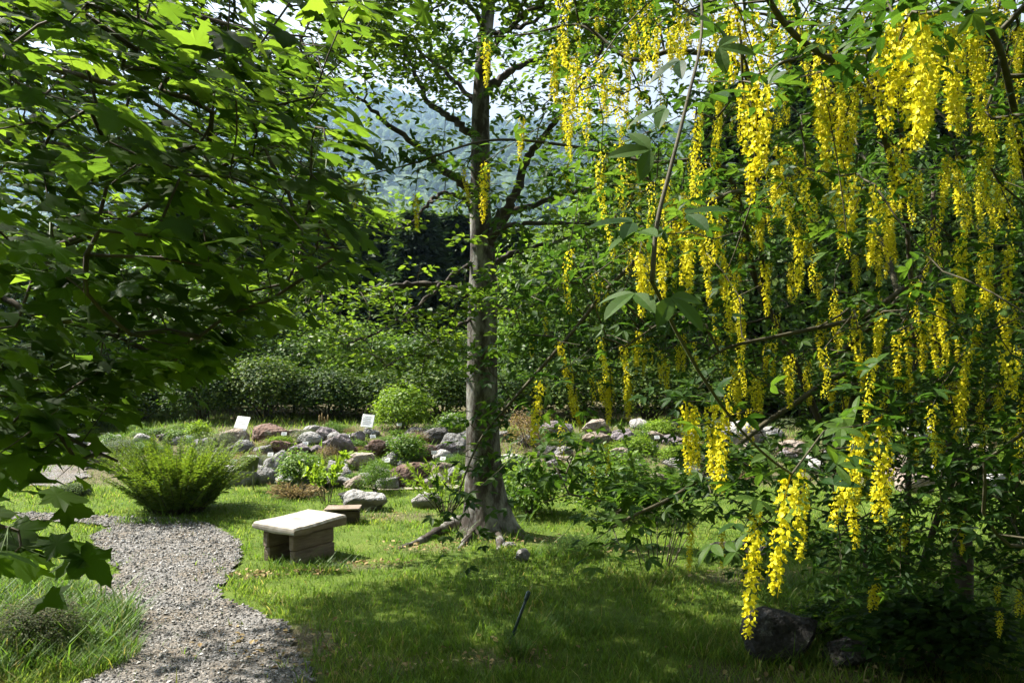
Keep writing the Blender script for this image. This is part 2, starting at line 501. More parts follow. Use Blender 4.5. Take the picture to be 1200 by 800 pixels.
M['wood_dark'] = rough_mat('dark_wood', [(.3, (.030, .022, .016)), (.55, (.07, .052, .038)), (.75, (.12, .095, .070))], scale=6, rough=.9, bump=.5, bscale=18, bdist=.012, stretch=(1, 6, 6))
M['white_card'] = plain_mat('white_label_card', (.80, .80, .78), .35, .5)
M['panel_back'] = plain_mat('olive_panel_back', (.075, .085, .06), .5, .4)
M['steel'] = plain_mat('label_stake_steel', (.20, .20, .19), .45, .5, .6)
M['green_post'] = plain_mat('dark_green_post', (.012, .035, .028), .35, .5)
M['print'] = plain_mat('faint_print', (.35, .36, .37), .5, .3)

print('materials done')

# ================================================================== GROUND
PATH_PX = [(40, 840), (128, 778), (142, 745), (125, 715), (106, 692), (136, 667), (126, 650), (103, 640), (110, 626), (132, 617),
           (95, 611), (40, 609), (-60, 609), (-60, 597), (60, 600), (150, 605), (215, 606), (252, 616), (279, 634), (284, 655),
           (262, 675), (258, 698), (296, 716), (338, 733), (345, 760), (362, 790), (380, 840)]
PATH_W = np.array([gpt(x, min(y, 799))[:2] if y < 800 else (pt(x, 799, 4.62)[0], 4.2) for x, y in PATH_PX])
PATH_W[0] = (-2.6, 3.4); PATH_W[-1] = (-0.9, 3.4)
BARE = [(345, 748, .45, .30, .9), (300, 672, .16, .12, .7), (372, 668, .25, .10, .5), (440, 660, .30, .10, .75), (455, 603, .75, .30, .65), (590, 768, .40, .20, .6),
        (500, 640, .5, .18, .45), (420, 775, .5, .25, .5), (575, 628, .55, .30, .55), (640, 632, .4, .2, .4), (880, 672, .6, .25, .7), (950, 790, .9, .4, .7), (1060, 770, .8, .4, .6), (345, 580, .3, .15, .5), (720, 645, .5, .2, .3)]
BARE_W = [(*gpt(a, b)[:2], rx, ry, k) for a, b, rx, ry, k in BARE]
def bare(x, y):
    x = np.asarray(x, float); y = np.asarray(y, float)
    m = np.zeros(np.broadcast(x, y).shape)
    for cx, cy, rx, ry, k in BARE_W:
        d = np.sqrt(((x - cx) / rx) ** 2 + ((y - cy) / ry) ** 2) + 0.9 * (fbm(x * 4 + 3, y * 4) - .5)
        m = np.maximum(m, k * (1 - ss(.55, 1.15, d)))
    rock = ss(11.4, 11.9, y) * ss(-8.2, -6.8, x) * .8
    return np.maximum(m, rock)
def inpath(x, y, fq=5, amp=.17):
    w = np.stack([x, y], 1) + np.stack([fbm(x * fq, y * fq) - .5, fbm(x * fq + 50, y * fq) - .5], 1) * amp
    return inpoly(w, PATH_W)

def axis(lo, hi, step, far, grow=1.35):
    a = list(np.arange(lo, hi + step / 2, step)); s = step
    while a[-1] < far: s *= grow; a.append(a[-1] + s)
    s = step
    while a[0] > -far: s *= grow; a.insert(0, a[0] - s)
    return np.array(a)
gx = axis(-13, 13, .16, 1700); gy = axis(-2, 21, .16, 1900); gy = gy[gy > -180]
X, Y = np.meshgrid(gx, gy)
Z = terrain(X, Y) - 0.02
V = np.stack([X.ravel(), Y.ravel(), Z.ravel()], 1)
nx = len(gx)
idx = (np.arange(len(gy) - 1)[:, None] * nx + np.arange(nx - 1)[None]).ravel()
F = np.stack([idx, idx + 1, idx + nx + 1, idx + nx], 1)

m, nt, out = new_mat('lawn_soil')
tc = nd(nt, 'ShaderNodeTexCoord')
at = nd(nt, 'ShaderNodeAttribute'); at.attribute_name = 'rnd'
n1 = nd(nt, 'ShaderNodeTexNoise'); n1.inputs['Scale'].default_value = 3.0; n1.inputs['Detail'].default_value = 8
n2 = nd(nt, 'ShaderNodeTexNoise'); n2.inputs['Scale'].default_value = 60; n2.inputs['Detail'].default_value = 6
for n in (n1, n2): nt.links.new(tc.outputs['Object'], n.inputs['Vector'])
g = ramp(nt, [(.35, (.045, .075, .010)), (.6, (.080, .115, .017)), (.8, (.12, .13, .035))], n1.outputs['Fac'])
s_ = ramp(nt, [(.35, (.045, .036, .022)), (.55, (.10, .080, .050)), (.7, (.19, .15, .10))], n2.outputs['Fac'])
mx = nd(nt, 'ShaderNodeMix', data_type='RGBA')
nt.links.new(at.outputs['Fac'], mx.inputs['Factor']); nt.links.new(g.outputs[0], mx.inputs['A']); nt.links.new(s_.outputs[0], mx.inputs['B'])
pb = nd(nt, 'ShaderNodeBsdfPrincipled'); pb.inputs['Roughness'].default_value = .95; pb.inputs['Specular IOR Level'].default_value = .1
nt.links.new(mx.outputs['Result'], pb.inputs['Base Color'])
bp = nd(nt, 'ShaderNodeBump'); bp.inputs['Strength'].default_value = .6; bp.inputs['Distance'].default_value = .02
nt.links.new(n2.outputs['Fac'], bp.inputs['Height']); nt.links.new(bp.outputs[0], pb.inputs['Normal'])
nt.links.new(pb.outputs[0], out.inputs['Surface'])
link('lawn_ground', make_mesh('lawn_ground', V, F, bare(X.ravel(), Y.ravel()), m, True), kind='structure')

# gravel path: a sheet of packed grit with loose stones on it
def path_mat():
    m, nt, out = new_mat('packed_gravel')
    tc = nd(nt, 'ShaderNodeTexCoord')
    v = nd(nt, 'ShaderNodeTexVoronoi'); v.inputs['Scale'].default_value = 55
    n = nd(nt, 'ShaderNodeTexNoise'); n.inputs['Scale'].default_value = 2.5; n.inputs['Detail'].default_value = 7
    for q in (v, n): nt.links.new(tc.outputs['Object'], q.inputs['Vector'])
    sp = nd(nt, 'ShaderNodeSeparateColor'); nt.links.new(v.outputs['Color'], sp.inputs[0])
    r = ramp(nt, [(0, (.06, .057, .053)), (.5, (.12, .115, .108)), (1, (.20, .19, .178))], sp.outputs[0])
    r2 = ramp(nt, [(.4, (1, 1, 1)), (.7, (.80, .70, .56))], n.outputs['Fac'])
    mx = nd(nt, 'ShaderNodeMix', data_type='RGBA', blend_type='MULTIPLY'); mx.inputs['Factor'].default_value = 1
    nt.links.new(r.outputs[0], mx.inputs['A']); nt.links.new(r2.outputs[0], mx.inputs['B'])
    pb = nd(nt, 'ShaderNodeBsdfPrincipled'); pb.inputs['Roughness'].default_value = .95; pb.inputs['Specular IOR Level'].default_value = .15
    nt.links.new(mx.outputs['Result'], pb.inputs['Base Color'])
    bp = nd(nt, 'ShaderNodeBump'); bp.inputs['Strength'].default_value = 1; bp.inputs['Distance'].default_value = .012; bp.invert = True
    nt.links.new(v.outputs['Distance'], bp.inputs['Height']); nt.links.new(bp.outputs[0], pb.inputs['Normal'])
    nt.links.new(pb.outputs[0], out.inputs['Surface'])
    return m
M['packed'] = path_mat()
def sheet(name, test, x0, x1, y0, y1, step, dz, mat):
    xs = np.arange(x0, x1, step); ys = np.arange(y0, y1, step)
    X, Y = np.meshgrid(xs, ys)
    keep = test((X[:-1, :-1] + step / 2).ravel(), (Y[:-1, :-1] + step / 2).ravel())
    n = len(xs)
    i = (np.arange(len(ys) - 1)[:, None] * n + np.arange(n - 1)[None]).ravel()[keep]
    F = np.stack([i, i + 1, i + n + 1, i + n], 1)
    V = np.stack([X.ravel(), Y.ravel(), terrain(X, Y).ravel() + dz], 1)
    u, inv = np.unique(F, return_inverse=True)
    return link(name, make_mesh(name, V[u], inv.reshape(F.shape), None, mat, True), kind='structure')
sheet('gravel_path', inpath, -8, .2, 3.2, 10.5, .05, .002, M['packed'])
# sandy strip along the foot of the rockery and the path beyond, on the far left
def strip_test(x, y):
    e = fbm(x * 2, y * 2) - .5
    return (np.abs(y - 11.55 - .25 * e - .02 * (x - 2) ** 2 * (x > 2)) < .17 + .08 * e) & (x > -1.9 + e) & (x < .4 + e)
sheet('edging_path', strip_test, -5.5, 9, 10.8, 13.5, .06, .004, rough_mat('sandy_grit', [(.3, (.18, .155, .12)), (.7, (.30, .265, .22))], scale=30, bump=.4, bscale=60, bdist=.01))
def far_test(x, y):
    e = fbm(x, y) - .5
    return (np.abs(y - 12.6 - .5 * e + .35 * (x + 8)) < .75 + .3 * e) & (x < -6.6 + e)
sheet('far_gravel_path', far_test, -13, -5.5, 10.5, 16, .08, .004, M['packed'])

# loose stones
STONE = None
def stone_tpl(seed):
    r = np.random.default_rng(seed)
    V = np.array([(1, 0, 0), (-1, 0, 0), (0, 1, 0), (0, -1, 0), (0, 0, 1), (0, 0, -.6)], float)
    V = V * (0.75 + .5 * r.random((6, 1))) + r.normal(size=(6, 3)) * .12
    V[:, 2] *= .7
    F = np.array([(0, 2, 4), (2, 1, 4), (1, 3, 4), (3, 0, 4), (2, 0, 5), (1, 2, 5), (3, 1, 5), (0, 3, 5)])
    return V, F
bag = Bag()
n = 72000
gx_ = rng.uniform(-6.5, .1, n); gy_ = 3.9 + rng.random(n) ** 1.1 * 6.4
k = inpath(gx_, gy_); gx_, gy_ = gx_[k], gy_[k]
sz = np.clip(rng.lognormal(math.log(.0070), .42, len(gx_)), .004, .022) * (1 + .05 * (gy_ - 4))
P = np.stack([gx_, gy_, terrain(gx_, gy_) + .002 + sz * .25], 1)
# a scatter of strays in the grass along the edge
for s in range(4):
    q = slice(s, None, 4)
    h = rng.uniform(0, 6.28, len(P[q]))
    nrm = unit(np.stack([rng.normal(size=len(h)) * .35, rng.normal(size=len(h)) * .35, np.ones(len(h))], 1))
    scatter(stone_tpl(s), P[q], nrm, np.stack([np.cos(h), np.sin(h), 0 * h], 1), sz[q], None, bag)
link('loose_gravel', bag.mesh('loose_gravel', M['gravel_stone']), kind='stuff', label='loose grey gravel lying on the winding path', cat='gravel')
print('gravel', len(P))

# grass
def blade_tpl(w, bend, seg=3):
    if seg == 1:
        return np.array([(-w / 2, 0, 0), (w / 2, 0, 0), (0, 1, bend)], float), np.array([(0, 1, 2)])
    V = np.array([(-w / 2, 0, 0), (w / 2, 0, 0), (-w * .42, .5, bend * .25), (w * .42, .5, bend * .25), (0, .95, bend)], float)
    return V, np.array([(0, 1, 3), (0, 3, 2), (2, 3, 4)])
def lawn(y0, y1, dens, hmean, w, seg, bag):
    area_x = 0.75 * y1 + .8
    n = int(dens * (y1 - y0) * 2 * area_x)
    x = rng.uniform(-area_x, area_x, n); y = rng.uniform(y0, y1, n)
    k = np.abs(x) < .72 * y + .6
    x, y = x[k], y[k]
    b = bare(x, y)
    ip = inpath(x, y, 9, .55)
    patch = fbm(x * 1.3 + 7, y * 1.3 + 2)
    fine = fbm(x * 5 + 31, y * 5 + 12)
    keep = rng.random(len(x)) < (1 - np.where(y > 11.4, .3, .93) * b) * np.where(ip, .012, 1) * np.clip(.55 + 1.1 * (patch - .35), .3, 1)
    keep &= ~((y > 11.35) & (x > -7.2) & (rng.random(len(x)) > .5))
    x, y, patch, fine = x[keep], y[keep], patch[keep], fine[keep]
    h = hmean * np.clip(rng.lognormal(0, .4, len(x)), .3, 2.4) * (.55 + 1.3 * fine) * (.75 + .5 * patch)
    a = rng.uniform(0, 6.28, len(x)); lean = rng.uniform(.05, .8, len(x))
    D = np.stack([np.cos(a) * lean, np.sin(a) * lean, np.ones(len(x))], 1)
    b2 = a + rng.uniform(-.6, .6, len(x))
    N = np.stack([np.cos(b2), np.sin(b2), -.2 * np.ones(len(x))], 1)
    col = np.clip(rng.normal(.42, .22, len(x)) + .8 * (patch - .45) + (rng.random(len(x)) < .02) * .5, 0, 1)
    P = np.stack([x, y, terrain(x, y) - .022], 1)
    scatter(blade_tpl(w, .45, seg), P, N, D, h, col, bag)
bag = Bag()
lawn(3.9, 5.6, 7000, .048, .070, 3, bag)
lawn(5.6, 8.0, 5200, .031, .115, 3, bag)
lawn(8.0, 12.2, 3200, .027, .19, 1, bag)
lawn(12.2, 18, 900, .075, .13, 1, bag)
link('lawn_grass', bag.mesh('lawn_grass', M['grass']), kind='stuff', label='short green lawn grass growing beside the gravel path', cat='grass')
print('grass', bag.n)

# ------------------------------------------------------------------ hills and haze
hx = np.linspace(-1750, 1750, 130); hy = np.linspace(140, 1950, 90)
X, Y = np.meshgrid(hx, hy)
def hill_z(X, Y):
    n = fbm(X / 420 + 11, Y / 420 + 4, 5) - .5
    r = 430 * ss(180, 1650, Y) + 60 * ss(400, 1500, Y) * np.exp(-((X + 350) / 700) ** 2)
    side = 50 * np.exp(-((X - 520) / 260) ** 2) * ss(200, 620, Y) * (1 - ss(800, 1300, Y))
    return -8 + (r + side) * (1 + .45 * n) + 12 * (fbm(X / 60, Y / 60) - .5) * ss(200, 400, Y)
V = np.stack([X.ravel(), Y.ravel(), hill_z(X, Y).ravel()], 1)
nx = len(hx); idx = (np.arange(len(hy) - 1)[:, None] * nx + np.arange(nx - 1)[None]).ravel()
F = np.stack([idx, idx + 1, idx + nx + 1, idx + nx], 1)
link('hills', make_mesh('hills', V, F, None, rough_mat('wooded_slope', [(.35, (.020, .045, .014)), (.65, (.055, .085, .028))], scale=.02, bump=1, bscale=.08, bdist=12), True), kind='structure')
HV = V
bag = Bag()
n = 12000
yy = 250 + 1550 * rng.random(n) ** .8; xx = rng.uniform(-.75, .70, n) * yy
P = np.stack([xx, yy, hill_z(xx, yy)], 1)
T = np.array([(1, 0, .25), (.3, .95, .25), (-.8, .6, .25), (-.8, -.6, .25), (.3, -.95, .25), (.62, .5, .75), (-.25, .8, .75), (-.8, 0, .75), (-.25, -.8, .75), (.62, -.5, .75), (0, 0, 1.1), (0, 0, 0)], float)
TF = np.array([(0, 1, 5), (1, 6, 5), (1, 2, 6), (2, 7, 6), (2, 3, 7), (3, 8, 7), (3, 4, 8), (4, 9, 8), (4, 0, 9), (0, 5, 9), (5, 6, 10), (6, 7, 10), (7, 8, 10), (8, 9, 10), (9, 5, 10)])
h = rng.uniform(0, 6.28, n)
scatter((T * [.55, .55, 1], TF), P, np.tile([0, 0, 1.0], (n, 1)), np.stack([np.cos(h), np.sin(h), 0 * h], 1), rng.uniform(5, 9, n) * (.55 + yy / 1300), None, bag)
link('hill_forest', bag.mesh('hill_forest', M['forest'], True), kind='stuff', label='far hazy woodland covering the mountain slope', cat='forest')

HBX, HBN, HBF = float(max(np.abs(gx).max(), 1750)) + 40, 400.0, float(max(gy.max(), 1950)) + 40
HAZE_Z0, HAZE_Z1 = -30.0, float(HV[:, 2].max()) + 20.0
hb = [(x, y, z) for z in (HAZE_Z0, HAZE_Z1) for x, y in ((-HBX, -HBN), (HBX, -HBN), (HBX, HBF), (-HBX, HBF))]
hf = [(3, 2, 1, 0), (4, 5, 6, 7), (0, 1, 5, 4), (1, 2, 6, 5), (2, 3, 7, 6), (3, 0, 4, 7)]
m, nt, out = new_mat('haze_air')
pv = nd(nt, 'ShaderNodeVolumePrincipled')
pv.inputs['Color'].default_value = (.48, .70, 1.0, 1)
pv.inputs['Density'].default_value = 0.00026
pv.inputs['Anisotropy'].default_value = 0.72
nt.links.new(pv.outputs[0], out.inputs['Volume'])
link('haze', make_mesh('haze', np.array(hb), np.array(hf), None, m), kind='stuff', label='thin pale blue haze in the air over the valley', cat='haze')
print('ground done')

# ================================================================== BEECH TREE (middle)
BD = 8.9
base_b = gpt(570, 622)
BD = base_b[1]
def bp_(px, py, dd=0.0): return pt(px, py, BD + dd)
sk = Skel()
trunk_px = [(572, 628, 40), (571, 612, 31), (569, 590, 25.5), (567, 560, 21.5), (566, 520, 19.5), (565, 470, 18), (565, 420, 17.5), (565, 380, 17.5), (566, 345, 18),
            (566, 310, 15.5), (565, 280, 14), (563, 250, 12.5), (563, 210, 11.5), (563, 160, 10.5), (564, 110, 9.5), (568, 50, 8.5), (573, 0, 8), (578, -90, 6.5), (572, -200, 4.8), (580, -330, 3), (584, -430, 1.2)]
tp = np.array([bp_(a, b) for a, b, c in trunk_px]); tr_ = np.array([c for a, b, c in trunk_px]) * BD / FPX
tids = []
tpp = smooth_path(tp, 5); trr = np.interp(np.linspace(0, 1, len(tpp)), np.linspace(0, 1, len(tr_)), tr_)
par = -1
for p, r in zip(tpp, trr):
    par = sk._push(p, par, 0, r * .6); tids.append(par)
sk.limbs.append(tids)
# (pixels, depth change at the tip, base radius)
LIMBS = [
    ([(552, 348), (525, 338), (495, 333), (460, 337), (420, 343), (380, 342), (330, 334), (285, 330)], -1.0, .050),
    ([(560, 236), (540, 214), (515, 195), (491, 172), (451, 142), (420, 115), (385, 85)], -.6, .055),
    ([(562, 160), (540, 148), (520, 132), (501, 118), (484, 81), (468, 57), (437, 13), (410, -40)], .5, .046),
    ([(563, 130), (547, 111), (525, 88), (505, 70), (484, 57), (445, 40), (400, 25)], 1.2, .032),
    ([(564, 112), (582, 96), (609, 78), (636, 68), (670, 50), (720, 20), (760, -30)], .6, .050),
    ([(566, 44), (590, 36), (616, 29), (650, 5), (690, -40)], -.9, .036),
    ([(567, 300), (575, 280), (582, 262), (603, 230), (616, 189), (636, 162), (660, 130), (700, 70), (720, 10)], -.4, .075),
    ([(575, 285), (594, 252), (619, 241), (657, 230), (687, 221), (730, 205), (790, 175)], .9, .046),
    ([(571, 296), (580, 272), (600, 265), (636, 262), (704, 262), (760, 270), (820, 262)], -.8, .038),
    ([(572, 318), (589, 302), (619, 292), (657, 282), (690, 268), (730, 262)], 1.3, .036),
    ([(570, 352), (590, 361), (609, 361), (640, 352), (675, 358)], -1.2, .026),
    ([(556, 250), (541, 232), (521, 227), (505, 235), (495, 246), (478, 265), (455, 270)], -1.3, .028),
    ([(556, 305), (530, 322), (500, 350), (470, 372), (440, 392), (405, 405)], -1.6, .024),
    ([(556, 372), (535, 382), (510, 400), (480, 415), (450, 430)], -1.4, .018),
    ([(570, 10), (540, -30), (490, -70), (420, -110), (360, -130)], -1.0, .04),
    ([(573, -20), (610, -70), (680, -120), (760, -170)], .9, .04),
    ([(574, -60), (560, -120), (500, -190), (450, -260)], 1.4, .035),
    ([(574, -90), (600, -160), (640, -240), (690, -320)], -1.3, .035),
    ([(568, 60), (560, 20), (530, -10), (500, -60)], -2.2, .036),
    ([(566, 80), (590, 40), (640, 0), (690, -60)], -2.4, .036),
]
limb_ids = []
A = []
for li, (pp, dd, r0) in enumerate(LIMBS):
    n = len(pp)
    P3 = np.array([bp_(a, b, dd * (i / (n - 1)) ** 1.1) for i, (a, b) in enumerate(pp)])
    # start inside the trunk
    ids = sk.limb(P3, r0, .006, attach=True)
    limb_ids.append(ids)
    c = sk.P[ids]
    L = np.sum(np.linalg.norm(np.diff(c, axis=0), axis=1))
    m_ = int(L * (36 if li < 14 else 38))
    if li in (0, 12, 13): m_ = int(L * 17)
    if li in (7, 8, 9): m_ = int(L * 15)
    if li in (1, 6, 11): m_ = int(L * 19)
    for q in range(m_):
        t = rng.beta(1.5, 1.0) * .92 + .10
        j = min(int(t * (len(c) - 1)), len(c) - 1)
        tan = unit(c[min(j + 1, len(c) - 1)] - c[max(j - 1, 0)])
        side = unit(np.cross(tan, [0, 0, 1.0])) * rng.choice([-1, 1])
        reach = (.18 + .95 * (1 - abs(t - .55))) * rng.beta(1.6, 1.4)
        off = side * reach + tan * rng.uniform(0, .7) * reach + np.array([0, 0, rng.normal(.02, .16)])
        A.append(c[j] + off)
A = np.array(A)
A = A[A[:, 2] > 1.5]
q = pix(A)
# keep the gaps to the far hill that show beside the trunk
hole = ((q[:, 0] > 585) & (q[:, 0] < 660) & (q[:, 1] > 165) & (q[:, 1] < 262)) | ((q[:, 0] > 395) & (q[:, 0] < 548) & (q[:, 1] > 128) & (q[:, 1] < 232)) | \
       ((q[:, 0] > 360) & (q[:, 0] < 540) & (q[:, 1] > 268) & (q[:, 1] < 325)) | ((q[:, 0] > 540) & (q[:, 0] < 640) & (q[:, 1] > -20) & (q[:, 1] < 120)) | \
       ((q[:, 0] > 548) & (q[:, 0] < 592) & (q[:, 1] > 120) & (q[:, 1] < 520))
A = A[~(hole & (rng.random(len(A)) < .62))]
def shades_trunk(P, thr=.34):
    k = (P[:, 0] - base_b[0]) * SUN_DIR[0] + (P[:, 1] - base_b[1]) * SUN_DIR[1]
    h2 = SUN_DIR[0] ** 2 + SUN_DIR[1] ** 2
    t = k / h2
    hit = P - t[:, None] * SUN_DIR
    dist = np.hypot(hit[:, 0] - base_b[0], hit[:, 1] - base_b[1])
    return (t > .2) & (dist < thr) & (hit[:, 2] > .1) & (hit[:, 2] < 3.9)
A = A[~(shades_trunk(A) & (rng.random(len(A)) < .9))]
sk.grow(A, step=.13, sag=.05)
rad = sk.radii(.0032, .40)
beech = thing('beech_tree', 'tall grey-barked broadleaf tree with a flared base standing in the lawn', 'tree', base_b)
inv = -base_b
# trunk with buttressed foot
def trunk_mesh(P, R, sides, flare_h):
    bag = Bag()
    a = np.linspace(0, 2 * np.pi, sides, endpoint=False)
    V = []
    for i, (p, r) in enumerate(zip(P, R)):
        hgt = max(0, p[2] - P[0][2])
        f = math.exp(-hgt / flare_h)
        mod = 1 + f * (.16 * np.cos(5 * a + .8) + .12 * np.cos(3 * a - .6)) + .035 * np.sin(2 * a + hgt * 1.7) + .03 * (vnoise(a * 2.2 + 50, np.full(sides, hgt * 3.0)) - .5)
        V.append(np.stack([p[0] + r * mod * np.cos(a), p[1] + r * mod * np.sin(a), np.full(sides, p[2])], 1))
    V = np.concatenate(V); F = []
    i0 = np.arange(sides); i1 = (i0 + 1) % sides
    for i in range(len(P) - 1):
        A_, B_ = i * sides + i0, i * sides + i1
        F.append(np.stack([A_, B_, B_ + sides], 1)); F.append(np.stack([A_, B_ + sides, A_ + sides], 1))
    bag.add(V, np.concatenate(F), .5)
    return bag
tpp2 = smooth_path(tp, 9); trr2 = np.interp(np.linspace(0, 1, len(tpp2)), np.linspace(0, 1, len(tr_)), tr_)
link('trunk', trunk_mesh(tpp2 + inv, trr2, 28, .30).mesh('beech_trunk', M['beech_bark'], True), beech)
for ids in limb_ids:
    c = sk.P[ids].copy(); p0 = sk.par[ids[0]]
    c = np.concatenate([[sk.P[p0] * .6 + c[0] * .4 if p0 >= 0 else c[0]], c])
    wob = rng.normal(size=c.shape) * .012; c[1:] += wob[1:]
    r = rad[[ids[0]] + ids].copy(); r[0] *= 1.5; r[1] *= 1.2
    link('limb', tube(c + inv, r, 9).mesh('beech_limb', M['beech_limb'], True), beech)
link('twigs', sk.twig_bag(rad, 4, .03).mesh('beech_twigs', M['twig'], True), beech, loc=inv, kind='stuff')
def spray_leaves(A, per, radius, size, flat, tpl, bag, up=(0, 0, 1), droop=.25, spread=.35, outward=None):
    n = len(A) * per
    c = np.repeat(A, per, 0)
    a = rng.uniform(0, 6.28, n); r = radius * np.sqrt(rng.random(n))
    P = c + np.stack([np.cos(a) * r, np.sin(a) * r, rng.normal(0, flat, n)], 1)
    D = np.stack([np.cos(a), np.sin(a), rng.normal(-droop, .25, n)], 1) + rng.normal(size=(n, 3)) * .4
    N = np.array(up) + rng.normal(size=(n, 3)) * spread
    return scatter(tpl, P, N, D, size * rng.uniform(.7, 1.25, n), None, bag)
lb = spray_leaves(A, 21, .19, .078, .035, leaf_ovate(.30), Bag())
link('foliage', lb.mesh('beech_foliage', M['beech']), beech, loc=inv, kind='stuff')
# surface roots
for pxs, r0 in (([(548, 612), (520, 622), (495, 632), (468, 640)], .07), ([(590, 615), (603, 624), (616, 630)], .06), ([(560, 622), (548, 632), (538, 640)], .05), ([(580, 622), (586, 634), (584, 642)], .05)):
    P = np.array([gpt(a, b) for a, b in pxs]); P = smooth_path(P, 6); k = len(P)
    P[:, 2] = terrain(P[:, 0], P[:, 1]) + np.linspace(.06, -.035, k)
    link('root', tube(P + inv, np.linspace(r0, .03, k) * (1 + .15 * rng.normal(size=k)), 9).mesh('beech_root', M['beech_bark'], True), beech)
print('beech', len(A), len(sk.P), lb.n)

# ================================================================== MAPLE (left, its trunk outside the picture)
FOL = [(-60, -60), (440, -60), (432, 40), (402, 70), (380, 140), (395, 210), (450, 240), (440, 290), (350, 330), (300, 372), (228, 400), (222, 452), (150, 440), (110, 490), (60, 540), (-60, 600)]
SKYGAP = [(150, 85), (215, 85), (210, 140), (165, 140)]
GAP2 = [(15, 35), (140, 50), (130, 85), (20, 60)]
GAP3 = [(230, -10), (420, -10), (410, 50), (300, 45)]
GAP4 = [(-10, 200), (40, 215), (60, 265), (-10, 250)]
LIT = [(-50, 625), (110, 618), (270, 612), (640, 560), (700, 640), (640, 668), (450, 660), (270, 668), (268, 690), (150, 700), (-50, 700)]
SHADE = [(180, 715), (255, 690), (330, 695), (420, 680), (520, 675), (600, 690), (700, 680), (800, 695), (900, 705), (1250, 690), (1250, 860), (330, 860), (330, 790), (240, 760)]
mb = np.array([-4.3, 4.2, terrain(-4.3, 4.2)])
ms = Skel()
ms.limb([mb, mb + [.1, .05, 1.2], mb + [.25, .1, 2.4], mb + [.3, .4, 3.8], mb + [.5, .9, 5.2], mb + [.9, 1.4, 6.6]], .17, .04)
BOUGHS = [
    ([mb + [.15, .05, 1.5], pt(-160, 350, 3.6), pt(-20, 312, 3.3), pt(50, 296, 3.2), pt(95, 279, 3.2), pt(128, 270, 3.2), pt(190, 274, 3.3), pt(270, 273, 3.4)], .032),
    ([mb + [.15, .05, 1.3], pt(-150, 400, 3.4), pt(-20, 350, 3.0), pt(40, 368, 2.9), pt(111, 386, 2.9), pt(150, 400, 2.9)], .020),
    ([mb + [.15, .05, 1.2], pt(-150, 440, 3.2), pt(-10, 458, 2.8), pt(44, 490, 2.7), pt(95, 520, 2.6), pt(138, 540, 2.55)], .014),
    ([mb + [.2, .1, 2.0], pt(-160, 80, 3.6), pt(0, 64, 3.2), pt(74, 84, 3.1), pt(160, 110, 3.2), pt(240, 160, 3.3)], .024),
    ([mb + [.28, .3, 3.0], pt(-50, -80, 4.2), pt(100, -40, 4.3), pt(186, 3, 4.2), pt(287, 34, 4.2), pt(365, 44, 4.2)], .032),
    ([mb + [.28, .2, 2.6], pt(-120, 180, 5.0), pt(60, 170, 5.2), pt(180, 190, 5.3), pt(300, 215, 5.4), pt(400, 235, 5.4)], .034),
    ([pt(112, 272, 3.2), pt(120, 240, 3.2), pt(137, 170, 3.15), pt(150, 120, 3.15), pt(160, 88, 3.1)], .009),
    ([pt(128, 268, 3.2), pt(160, 250, 3.1), pt(189, 230, 3.0), pt(230, 215, 2.9)], .010),
    ([mb + [.3, .4, 3.6], mb + [1.2, 1.6, 4.6], mb + [2.2, 2.8, 5.2], mb + [3.4, 3.8, 5.5]], .06),
    ([mb + [.35, .5, 4.0], mb + [1.6, 1.2, 5.2], mb + [3.2, 2.0, 6.0], mb + [4.6, 2.6, 6.3]], .06),
    ([mb + [.3, .4, 3.5], mb + [1.6, .2, 4.2], mb + [3.0, .2, 4.7], mb + [4.2, .6, 4.9]], .05),
    ([mb + [.2, .1, 2.2], mb + [-1.2, .6, 3.4], mb + [-2.2, 1.0, 4.2]], .05),
    ([mb + [.12, .04, .9], pt(-250, 560, 2.6), pt(-80, 590, 2.0), pt(-20, 610, 1.85), pt(22, 622, 1.8)], .012),
]
mlimbs = [ms.limb(p, r, .004, attach=True) for p, r in BOUGHS]
# leaf-cluster places
C = []
tries = 0
while len(C) < 520 and tries < 40000:
    tries += 1
    px, py = rng.uniform(-60, 450), rng.uniform(-60, 600)
    if not inpoly([px, py], FOL)[0]: continue
    if any(inpoly([px, py], g_)[0] for g_ in (SKYGAP, GAP2, GAP3, GAP4)) and rng.random() < .88: continue
    d = rng.uniform(2.2, 5.8) if rng.random() < .8 else rng.uniform(1.7, 2.6)
    if py > 330:
        if rng.random() < .35: continue
        d = rng.uniform(2.2, 3.6)
    p = pt(px, py, d)
    sp = pix(shadow_of(p))[0]
    if inpoly(sp, LIT)[0] and rng.random() < .9: continue
    C.append(p)
nvis = len(C)
tries = 0
while len(C) < nvis + 1900 and tries < 200000:
    tries += 1
    px, py = rng.uniform(180, 1250), rng.uniform(670, 860)
    if not inpoly([px, py], SHADE)[0]: continue
    g_ = pt(px, min(py, 860), 1.9 * FPX / (py - 415)); z = rng.uniform(3.2, 7.2)
    p = np.array([g_[0], g_[1], 0]) + SUN_DIR * (z / SUN_DIR[2])
    if px < 350 and rng.random() < .88: continue
    e = (p - (mb + [1.2, 1.6, 5.0])) / [4.4, 4.4, 2.6]
    if np.dot(e, e) > 1: continue
    s_px = pix(p)[0]
    if not (s_px[1] < -60 or s_px[0] < -40 or inpoly(s_px, FOL)[0]): continue
    if any(inpoly(s_px, g_)[0] for g_ in (SKYGAP, GAP2, GAP3, GAP4)) and rng.random() < .88: continue
    C.append(p)
nsh = len(C) - nvis
